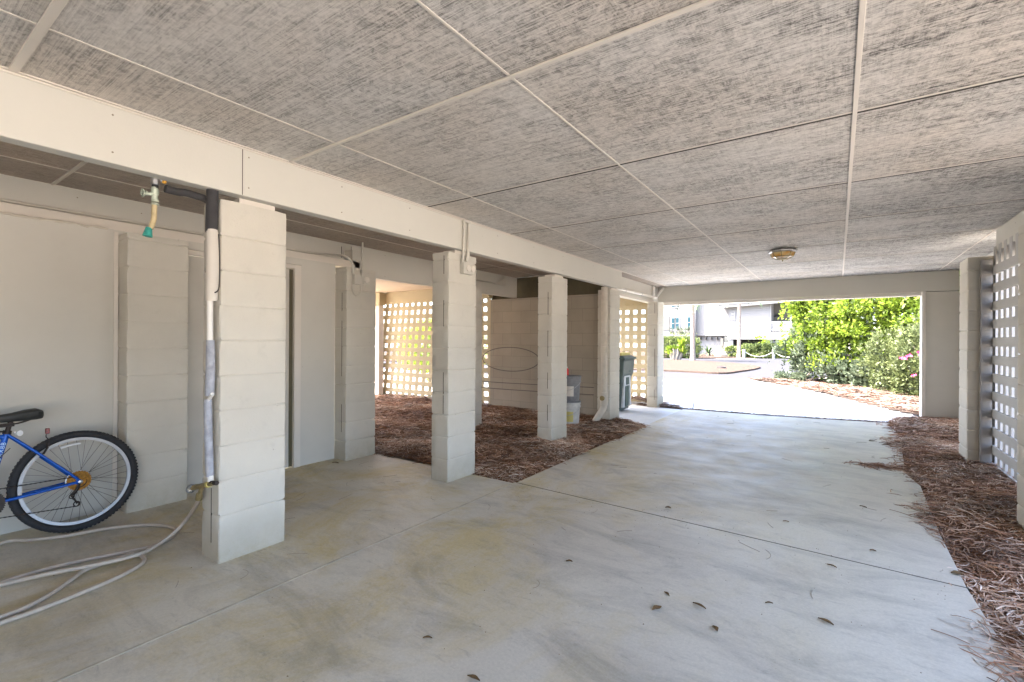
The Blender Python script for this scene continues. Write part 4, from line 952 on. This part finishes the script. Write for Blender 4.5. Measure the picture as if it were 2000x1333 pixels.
gm = MB(); rg_ = random.Random(12)
for i in range(520):
    xx, yy = rg_.uniform(-4.2, .5), rg_.uniform(.6, 9.0)
    if xx < -2.4 and yy > 3.4: continue
    if rg_.random() < .5: yy = 3.5-(xx+2.4)*.045+rg_.gauss(0, .15)
    q = rg_.uniform(.0015, .0045); a = rg_.uniform(0, 3.1); c_, s_ = math.cos(a)*q, math.sin(a)*q
    gm.add([(xx-c_, yy-s_, .0005), (xx+s_*.6, yy-c_*.6, .0005), (xx+c_, yy+s_, .0005), (xx-s_*.5, yy+c_*.5, .0005), (xx, yy, q*.9)], [(0, 1, 4), (1, 2, 4), (2, 3, 4), (3, 0, 4)])
tag(gm.build('grit', M_['leafdry']), 'dark grit and leaf crumbs scattered over the concrete slab', 'grit', kind='stuff')

# ---------------------------------------------------------------- vegetation
def leaves(blobs, n, size, seed, shell=.35, flat=.0, up=.3, gapf=.16):
    """leaf faces through a union of ellipsoids (x,y,z,rx,ry,rz,weight)"""
    r = np.random.default_rng(seed); B = np.array(blobs, float); wgt = B[:, 6]/B[:, 6].sum(); k = r.choice(len(B), n, p=wgt)
    d = r.normal(0, 1, (n, 3)); d /= np.linalg.norm(d, axis=1)[:, None]
    rad = 1-shell*np.abs(r.normal(0, .55, n)); rad = np.clip(rad*(1+.10*r.normal(0, 1, n)), .1, 1.22)
    # sprig clumping
    P = B[k, :3]+d*B[k, 3:6]*rad[:, None]; P = P+.0
    q = np.round(P/(size*5))*(size*5); hsh = np.sin(q[:, 0]*12.9+q[:, 1]*78.2+q[:, 2]*37.7)*43758.5; hsh = hsh-np.floor(hsh)
    keep = (hsh > gapf) & (P[:, 2] > .03); P, d, hsh, rad = P[keep], d[keep], hsh[keep], rad[keep]; n = len(P)
    P = P+(q[keep]-P)*.35*r.random((n, 1))
    ax = d*.8+r.normal(0, .55, (n, 3)); ax[:, 2] += up; ax /= np.linalg.norm(ax, axis=1)[:, None]
    side = np.cross(ax, r.normal(0, 1, (n, 3))); side /= np.linalg.norm(side, axis=1)[:, None]
    nr = np.cross(ax, side); s = size*r.uniform(.6, 1.35, n)[:, None]
    V = np.stack([P, P+ax*s*.5+side*s*.24-nr*s*.06, P+ax*s, P+ax*s*.5-side*s*.24-nr*s*.06], 1).reshape(-1, 3)
    F_ = np.arange(n*4).reshape(-1, 4)
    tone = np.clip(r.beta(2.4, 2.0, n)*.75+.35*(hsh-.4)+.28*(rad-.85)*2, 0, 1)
    return V, F_, np.repeat(tone, 4)
def shrub(name, label, cat, loc, blobs, n, size, mat, seed, group=None, stems=6, **kw):
    root = thing(name, label, cat, loc, group)
    V, F_, t = leaves(blobs, n, size, seed, **kw); V = V-np.array(loc)
    fastmesh('foliage', V, F_, mat, t, root)
    r = random.Random(seed); m = MB()
    for i in range(stems):
        b = blobs[r.randrange(len(blobs))]; base = np.array([loc[0]+r.uniform(-.3, .3)*b[3], loc[1]+r.uniform(-.3, .3)*b[4], 0]); top = np.array([b[0]+r.uniform(-.5, .5)*b[3], b[1]+r.uniform(-.5, .5)*b[4], b[2]+r.uniform(.2, .8)*b[5]])
        mid = (base+top)/2+np.array([r.uniform(-.1, .1), r.uniform(-.1, .1), 0]); m.tube(catmull([base, mid, top], 4), [.03*(1-.8*j/8)*max(.4, b[5]) for j in range(9)], 6)
    m.build('stems', M_['bark'], root, smooth=True)
    return root
shrub('big_shrub', 'tall yellow green shrub mass filling the right of the driveway opening', 'shrub', (.9, 17.6, 0),
      [(-.25, 18.8, 2.2, 1.0, 1.0, 2.1, 1.2), (.3, 18.4, 1.9, 1.1, 1.1, 2.4, 1.5), (1.2, 17.6, 1.9, 1.2, 1.2, 2.5, 1.5), (2.3, 16.8, 2.3, 1.3, 1.2, 2.3, 1.5), (3.4, 16.0, 2.3, 1.4, 1.2, 2.4, 1), (1.8, 18.8, 3.2, 1.8, 1.3, 1.5, .8), (.1, 17.75, .9, .8, .6, .9, .7), (.9, 17.0, 1.1, .8, .6, 1.0, .7)],
      90000, .105, M_['leaf_y'], 31, stems=10, shell=.36, gapf=.34)
BS = bpy.context.scene.objects['big_shrub']
def clumps(base, n, seed, rr=(.22, .5), face=(-.45, -.75, .3)):
    r = np.random.default_rng(seed); out = []
    f = np.array(face)/np.linalg.norm(face)
    while len(out) < n:
        b = base[r.integers(len(base))]; d = r.normal(0, 1, 3); d /= np.linalg.norm(d)
        if d@f < -.1: continue
        q = r.uniform(*rr); p = np.array(b[:3])+d*np.array(b[3:6])*r.uniform(.92, 1.05)
        if p[2] < .35: continue
        out.append((p[0], p[1], p[2], q, q, q*.8, q*q))
    return out
BB_ = [(-.25, 18.8, 2.2, 1.0, 1.0, 2.1, 1.2), (.3, 18.4, 1.9, 1.1, 1.1, 2.4, 1.5), (1.2, 17.6, 1.9, 1.2, 1.2, 2.5, 1.5), (2.3, 16.8, 2.3, 1.3, 1.2, 2.3, 1.5), (3.4, 16.0, 2.3, 1.4, 1.2, 2.4, 1)]
for o in list(BS.children):
    if o.name.startswith('foliage'): bpy.data.objects.remove(o)
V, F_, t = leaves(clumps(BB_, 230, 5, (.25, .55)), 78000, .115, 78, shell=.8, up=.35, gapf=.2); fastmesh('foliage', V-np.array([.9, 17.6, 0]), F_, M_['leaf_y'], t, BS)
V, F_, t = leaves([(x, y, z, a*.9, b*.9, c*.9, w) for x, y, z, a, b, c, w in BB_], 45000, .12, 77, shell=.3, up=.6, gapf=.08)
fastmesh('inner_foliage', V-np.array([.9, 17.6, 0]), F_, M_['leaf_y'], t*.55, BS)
shrub('grey_shrub', 'low grey green shrub at the left foot of the tall yellow green one', 'shrub', (-1.0, 18.6, 0),
      [(-1.25, 18.95, .65, .65, .6, .95, 1), (-.6, 18.35, .6, .7, .6, 1.0, 1), (-.95, 18.9, 1.3, .45, .5, .6, .6), (.15, 17.55, .45, .7, .5, .6, .6), (.9, 16.9, .4, .7, .5, .5, .6), (-.3, 18.1, .4, .8, .5, .5, .6)], 24000, .11, M_['leaf_g'], 32, up=.9)
shrub('azalea', 'azalea bush with a few pink flowers by the stub wall', 'shrub', (2.0, 14.9, 0),
      [(1.3, 15.9, .8, .75, .6, .9, 1), (1.9, 15.0, .8, .8, .7, 1.05, 1.3), (2.6, 14.2, .9, .8, .8, 1.1, 1), (1.5, 15.2, .4, .6, .5, .45, .5)], 32000, .08, M_['leaf_m'], 33, stems=8)
az = bpy.context.scene.objects['azalea']
for (x, y, s) in ((1768, 698, .16), (1776, 695, .13), (1797, 691, .15), (1786, 733, .10), (1760, 700, .09)):
    q = np.array(at(x, y, 1, 14.35)); fm_ = MB()
    for k in range(9):
        a = k*.7; b_ = random.uniform(.1, .9); d_ = np.array([math.cos(a), -.5, math.sin(a)*.8]); d_ /= np.linalg.norm(d_); sd = np.cross(d_, [0, -1, .3]); c_ = q+np.array([random.uniform(-1, 1)*s*.3, random.uniform(-.02, .02), random.uniform(-1, 1)*s*.15])
        fm_.add([c_, c_+d_*s*.3+sd*s*.14, c_+d_*s*.45, c_+d_*s*.3-sd*s*.14], [(0, 1, 2, 3)])
    fm_.build('flower', M_['petal'], az)
# greenery seen through the lattices
shrub('garden_shrub', 'bright shrub seen through the leaning lattice', 'shrub', (-11, 11.5, 0), [(-10.5, 11.2, 1.0, 1.6, .9, .95, 1), (-12.2, 12.5, 1.1, 1.6, 1.0, .9, 1)], 14000, .10, M_['leaf_y'], 34)
shrub('garden_shrub', 'shrub beyond the grey lattice on the right', 'shrub', (4.5, 8.2, 0), [(4.6, 8.6, .8, 1, 1.3, .9, 1), (5, 10.5, .8, 1, 1.3, 1.0, 1)], 9000, .08, M_['leaf_m'], 35)
# far hedges
def far_shrub(label, pts, n, size, mat, seed, name='hedge'):
    bl = []
    for (x, y, Yv, wx, h) in pts:
        q = at(x, y, 1, Yv); bl.append((q[0], q[1], h*.48, wx, .9, h*.55, wx))
    return shrub(name, label, 'hedge', (bl[0][0], bl[0][1], 0), bl, n, size, mat, seed, stems=4)
far_shrub('rounded clipped hedge behind the rope fence', [(1478, 690, 44.5, 1.5, 1.15), (1505, 690, 44.5, 1.6, 1.2), (1530, 690, 44.5, 1.5, 1.2), (1555, 690, 44.5, 1.4, 1.2)], 16000, .16, M_['leaf_far'], 41)
far_shrub('smaller rounded hedge left of the slim trunk', [(1435, 690, 45.5, .9, .95), (1450, 690, 45.5, 1.0, 1.1)], 6000, .16, M_['leaf_far'], 42)
hd = [(x, 690, 39, 1.0, 1.75) for x in (1292, 1304, 1316, 1336, 1344)]
far_shrub('tall dark hedge beside the white house', hd, 12000, .14, M_['leaf_far'], 43)
far_shrub('bright low plant in front of the dark garage opening', [(1483, 676, 46.6, .8, 1.6)], 2500, .2, M_['leaf_y'], 44)
# trees: two slim palms/pines whose crowns sit above the opening
def tree(name, label, x, y, Yv, rad, h, lean, seed):
    b = np.array(at(x, y, 2, 0.0)); root = thing(name, label, 'tree', tuple(b)); m = MB()
    pts = [b+np.array([lean*t*t, 0, h*t]) for t in np.linspace(0, 1, 12)]
    m.tube(pts, [rad*(1.25 if i == 0 else 1.0-.25*i/11) for i in range(12)], 12); m.build('trunk', M_['bark'], root, smooth=True)
    r = random.Random(seed); fr_ = MB(); top = pts[-1]
    for k in range(34):
        a = r.uniform(0, 6.28); el = r.uniform(-.9, 1.0); L = r.uniform(1.3, 2.0); rib = []
        for s in range(8):
            t = s/7; rib.append(top+np.array([math.cos(a)*L*t*math.cos(el*.6), math.sin(a)*L*t*math.cos(el*.6), math.sin(el)*L*t-.9*t*t*L*.6]))
        for s in range(1, 8):
            p = rib[s]; tdir = rib[s]-rib[s-1]; sd = np.cross(tdir, [0, 0, 1.]); sd /= np.linalg.norm(sd)+1e-9
            for q in (-1, 1):
                for z in (0, .5):
                    p0 = p-tdir*z; tip = p0+sd*q*.42*(1-.5*s/8)+tdir*.8+np.array([0, 0, -.14]); fr_.add([p0, p0+tdir*.25, tip], [(0, 1, 2)])
    fr_.build('crown', M_['leaf_pl'], root)
    return root
n = NT('palm_frond'); M_['leaf_pl'] = n.done((.07, .11, .04), .6)
tree('palm_tree', 'thicker palm trunk standing on the straw island, crown above the opening', 1353, 705, 0, .17, 5.4, -.05, 51)
tree('palm_tree', 'slim palm trunk standing before the rounded hedges', 1443, 699.5, 0, .15, 6.6, .05, 52)
def multistem(label, x, y, h, sp, seed, stems=7):
    b = np.array(at(x, y, 2, 0.0)); root = thing('bare_tree', label, 'tree', tuple(b)); m = MB(); r = random.Random(seed); tips = []
    def grow(p, d, L, rad, lev):
        e = p+d*L; m.tube([p, (p+e)/2+np.array([r.uniform(-.05, .05)*L for _ in range(3)]), e], [rad, rad*.85, rad*.7], 6); tips.append((e, lev))
        if lev < 3:
            for _ in range(2 if lev else 3):
                q = d+np.array([r.uniform(-.45, .45), r.uniform(-.45, .45), r.uniform(0, .2)]); grow(e, q/np.linalg.norm(q), L*.62, rad*.6, lev+1)
    for i in range(stems):
        a = r.uniform(0, 6.28); d = np.array([math.cos(a)*sp, math.sin(a)*sp, 1.0]); grow(b+np.array([math.cos(a)*.1, math.sin(a)*.1, 0]), d/np.linalg.norm(d), h*.42, .05, 0)
    m.build('stems', M_['twig'], root, smooth=True)
    bl = [(e[0], e[1], e[2], .28, .28, .35, 1) for e, l in tips if l >= 2 and r.random() < .5]
    V, F_, t = leaves(bl, 1800, .10, seed, shell=1); fastmesh('buds', V-b, F_, M_['leaf_g'], t, root)
multistem('leafless vase shaped tree in front of the pale grey house', 1388, 692, 3.5, .42, 61)
multistem('small bare tree behind the planter', 1327, 697, 2.6, .25, 62, 4)

# planter with grass
pl = np.array(at(1320, 703.5, 2, 0.0)); pr_ = thing('planter', 'rough woven looking planter with bright grassy plant on the island', 'planter', tuple(pl))
MB().lathe([(.28, 0), (.34, .05), (.42, .55), (.46, .75), (.40, .76), (.36, .68)], pl, (0, 0, 1), 20).build('pot', M_['stone'], pr_, smooth=True)
for k in range(10):
    a = k*.628; MB().tube([pl+[.31*math.cos(a), .31*math.sin(a), .02], pl+[.44*math.cos(a+.3), .44*math.sin(a+.3), .5], pl+[.50*math.cos(a+.2), .50*math.sin(a+.2), .82]], [.05, .06, .03], 6).build('pot_rib', M_['twig'], pr_, smooth=True)
V, F_, t = leaves([(pl[0], pl[1], .85, .42, .42, .32, 1)], 900, .34, 71, shell=.8, up=1.2); fastmesh('grass_tuft', V-pl, F_, M_['leaf_y'], t, pr_)
# sago palm
sg = np.array(at(1383, 695.5, 2, 0.0)); sr = thing('sago_palm', 'dark spiky sago palm below the leafless tree', 'plant', tuple(sg)); m = MB(); r = random.Random(5)
for k in range(46):
    a = r.uniform(0, 6.28); el = r.uniform(.05, 1.3); L = r.uniform(.8, 1.25); base = sg+[0, 0, .25]; prev = base
    for s in range(1, 6):
        t = s/5; p = base+np.array([math.cos(a)*math.cos(el)*L*t, math.sin(a)*math.cos(el)*L*t, math.sin(el)*L*t-.35*t*t]); sd = np.cross(p-prev, [0, 0, 1.]); sd = sd/(np.linalg.norm(sd)+1e-9)*.09*(1-.6*t)
        m.add([prev-sd, prev+sd, p+sd*.7, p-sd*.7], [(0, 1, 2, 3)]); prev = p
m.build('fronds', M_['leaf_pl'], sr); MB().lathe([(.2, 0), (.22, .1), (.16, .3)], sg, (0, 0, 1), 12).build('trunk', M_['bark'], sr, smooth=True)
# pale boulder
bo = np.array(at(1414, 697, 2, 0.0)); bm = bmesh.new(); bmesh.ops.create_icosphere(bm, subdivisions=3, radius=1)
for v in bm.verts: v.co = Vector((v.co.x*.75, v.co.y*.5, max(v.co.z, -.4)*.5))*(1+.12*math.sin(5*v.co.x+3*v.co.z))
me = bpy.data.meshes.new('boulder'); bm.to_mesh(me); bm.free(); me.materials.append(M_['stone']); bo_o = bpy.data.objects.new('boulder', me); COL.objects.link(bo_o); bo_o.location = (bo[0], bo[1], .15)
tag(bo_o, 'pale boulder on the verge at the house corner', 'boulder')
# rope fence
Pf = [np.array(at(x, y, 2, 0.0)) for x, y in ((1453, 701), (1511, 702), (1566, 704))]
for i, p in enumerate(Pf):
    f = thing('fence_post', ('white rope fence post nearest the slim palm', 'white middle post of the rope fence', 'white rope fence post hidden in the grey shrub')[i], 'post', tuple(p), 'rope fence posts')
    MB().lathe([(.10, 0), (.10, .62), (.12, .63), (.12, .68), (.06, .74)], p, (0, 0, 1), 12).build('post_shaft', M_['housetrim'], f, smooth=True)
for i in range(2):
    a, b = Pf[i]+[0, 0, .6], Pf[i+1]+[0, 0, .6]; pts = [a+(b-a)*t-np.array([0, 0, .42*4*t*(1-t)]) for t in np.linspace(0, 1, 14)]
    o = MB().tube(pts, .022, 6).build('rope', M_['rope'], smooth=True)
    tag(o, ('sagging white rope between the first and middle posts', 'sagging white rope running from the middle post into the grey shrub')[i], 'rope', 'sagging fence ropes')
dk = np.array(at(1409, 719.5, 2, .05)); MB_ = MB().lathe([(.22, 0), (.20, .06), (.06, .09)], dk, (0, 0, 1), 12).build('drain_cover', M_['darkmetal'], smooth=True); tag(MB_, 'dark round cover lying in the straw island', 'cover')

# ---------------------------------------------------------------- houses
def hbx(x0, x1, ytop, ybot, Yf, dep):
    a = at(x0, (ytop+ybot)/2, 1, Yf); b = at(x1, (ytop+ybot)/2, 1, Yf); xm = (x0+x1)/2
    return a[0], b[0], Yf, Yf+dep, at(xm, ybot, 1, Yf)[2], at(xm, ytop, 1, Yf)[2]
hA = thing('house', 'tall white house with blue windows at the left of the opening', 'house', (-15, 52, 0))
x0, x1, y0, y1, z0, z1 = hbx(1270, 1358, 560, 657, 50, 9); MB().box(x0, x1, y0, y1, z0, 9.5).build('wall', M_['housewhite'], hA)
x0, x1, y0, y1, z0, z1 = hbx(1352, 1412, 570, 656, 50.6, 8); MB().box(x0, x1+.6, y0, y1, z0, 8.5).build('wall', M_['housegrey'], hA)
x0, x1, y0, y1, z0, z1 = hbx(1352, 1414, 660, 697, 51.0, .2); MB().box(x0, x1, y0, y1, 0, z1+.2).build('lower_wall', M_['housewhite'], hA)
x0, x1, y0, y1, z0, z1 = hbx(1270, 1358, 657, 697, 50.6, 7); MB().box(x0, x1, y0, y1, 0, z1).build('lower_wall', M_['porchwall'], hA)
def window(par, x0, x1, yt, yb, Yf):
    a = hbx(x0, x1, yt, yb, Yf, .05); MB().box(a[0]-.12, a[1]+.12, Yf-.08, Yf-.001, a[4]-.12, a[5]+.12).build('window_frame', M_['housetrim'], par)
    wn = MB().box(a[0], a[1], Yf-.10, Yf-.081, a[4], a[5]).build('window', M_['glass'], par); 
    MB().box(a[0], a[1], Yf-.12, Yf-.101, (a[4]+a[5])/2-.03, (a[4]+a[5])/2+.03).build('glazing_bar', M_['housetrim'], par)
window(hA, 1312, 1317.5, 622, 643, 50); window(hA, 1320.5, 1326, 621.5, 642, 50); window(hA, 1343.5, 1352, 620, 640.5, 50)
window(hA, 1312, 1318, 578, 600, 50); window(hA, 1321, 1327, 577, 599, 50); window(hA, 1344, 1352, 575, 597, 50)
a = hbx(1290, 1308, 618, 645, 50, .1); MB().box(a[0], a[1], 49.9, 49.98, a[4], a[5]).build('porch_shade_panel', M_['porchwall'], hA)  # flat panel on the wall, the porch's shade put into its colour
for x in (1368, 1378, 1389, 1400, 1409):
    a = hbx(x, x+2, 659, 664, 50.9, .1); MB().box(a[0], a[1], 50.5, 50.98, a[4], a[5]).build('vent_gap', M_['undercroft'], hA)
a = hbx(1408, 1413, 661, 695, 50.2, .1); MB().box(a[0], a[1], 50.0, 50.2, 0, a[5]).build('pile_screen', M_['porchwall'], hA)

hB = thing('house', 'pale grey raised house with corner porch and dark garage opening below', 'house', (-4, 52, 0))
YB = 48.8
x0, x1, y0, y1, z0, z1 = hbx(1423, 1505, 604, 658, YB, 9); MB().box(x0, x1, y0, y1, z0, z1+.9).build('wall', M_['housegrey'], hB)
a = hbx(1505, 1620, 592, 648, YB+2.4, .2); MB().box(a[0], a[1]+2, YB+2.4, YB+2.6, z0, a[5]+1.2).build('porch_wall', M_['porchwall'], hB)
b = hbx(1505, 1640, 648, 657, YB, 2.4); MB().box(b[0], b[1], YB, YB+2.4, b[4], b[5]).build('porch_floor', M_['housetrim'], hB)
MB().box(x0-.1, b[1], YB-.04, YB-.001, z0-.25, z0+.05).build('band_board', M_['housetrim'], hB)
for xx, ww in ((1543, 3.5), (1504, 2)):
    c = hbx(xx, xx+ww, 592, 657, YB-.05, .2); MB().box(c[0], c[1], YB-.06, YB+.1, z0, c[5]+.8).build('porch_post', M_['housetrim'], hB)
c = hbx(1506, 1545, 628, 633, YB, .1); MB().box(c[0], c[1], YB, YB+.08, c[4], c[5]).build('rail', M_['housetrim'], hB)
c2_ = hbx(1506, 1545, 643, 646, YB, .1); MB().box(c2_[0], c2_[1], YB, YB+.08, c2_[4], c2_[5]).build('rail', M_['housetrim'], hB)
nb = 14
for k in range(nb):
    xx = c[0]+(c[1]-c[0])*(k+.5)/nb; MB().box(xx-.035, xx+.035, YB+.01, YB+.06, c2_[5], c[4]).build('baluster', M_['housetrim'], hB)
# sloping eave and roof
pA = at(1405, 603, 1, YB); pB = at(1640, 583, 1, YB)
for (dz0, dz1, yo, mt, nm) in ((0, .28, -.6, M_['housetrim'], 'eave_board'), (.28, .42, -.7, M_['roof'], 'roof')):
    m = MB(); yb = YB+yo; ye = YB+9
    m.add([(pA[0], yb, pA[2]+dz0), (pB[0], yb, pB[2]+dz0), (pB[0], ye, pB[2]+dz0+1.2), (pA[0], ye, pA[2]+dz0+1.2), (pA[0], yb, pA[2]+dz1), (pB[0], yb, pB[2]+dz1), (pB[0], ye, pB[2]+dz1+1.2), (pA[0], ye, pA[2]+dz1+1.2)],
          [(0, 3, 2, 1), (4, 5, 6, 7), (0, 1, 5, 4), (1, 2, 6, 5), (2, 3, 7, 6), (3, 0, 4, 7)]); m.build(nm, mt, hB)
# ground storey: piers, dark garage, lattice skirt
d0 = hbx(1424, 1429, 658, 695, YB+.1, 1); MB().box(x0, d0[1]+.1, YB+.1, YB+.6, 0, z0-.25).build('pier', M_['housetrim'], hB)
d1 = hbx(1497, 1503, 658, 695, YB+.1, 1); MB().box(d1[0], d1[1]+.2, YB+.1, YB+.6, 0, z0-.25).build('pier', M_['housetrim'], hB)
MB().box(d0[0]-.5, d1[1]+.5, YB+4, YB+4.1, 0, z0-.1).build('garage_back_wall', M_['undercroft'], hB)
lm = MB(); e0, e1 = d1[1]+.2, b[1]
for k in range(40):
    xx = e0+k*.24
    if xx < e1: lm.box(xx, xx+.12, YB+.25, YB+.27, 0, z0-.25)
for k in range(8): lm.box(e0, e1, YB+.27, YB+.29, .1+k*.24, .22+k*.24)
lm.build('lattice_skirt', M_['housetrim'], hB)
MB().box(e0, e1, YB+1.2, YB+1.3, 0, z0-.2).build('skirt_backing', M_['porchwall'], hB)
orn = MB(); q = at(1520, 618, 1, YB+2.38); orn.tube([(q[0]-.35, YB+2.33, q[2]-.05), (q[0], YB+2.33, q[2]+.15), (q[0]+.4, YB+2.33, q[2]-.12)], [.05, .14, .03], 8); orn.build('wall_ornament', M_['undercroft'], hB, smooth=True)
for x in (1427.5, 1436.0): pass
c = hbx(1427, 1436, 609, 626, YB-.02, .05); MB().box(c[0], c[1], YB-.05, YB-.001, c[4], c[5]).build('shuttered_window', M_['housetrim'], hB)
gb = MB()
for k in range(4): gb.box(c[0]+.08, c[1]-.08, YB-.06, YB-.051, c[4]+.15+k*.28, c[4]+.19+k*.28)
gb.build('shutter_slats', M_['porchwall'], hB)
# distant pale house seen through the left lattice, so that the view ends on something bright
for o in list(bpy.data.objects):
    if '_o' in o.keys(): del o['_o']
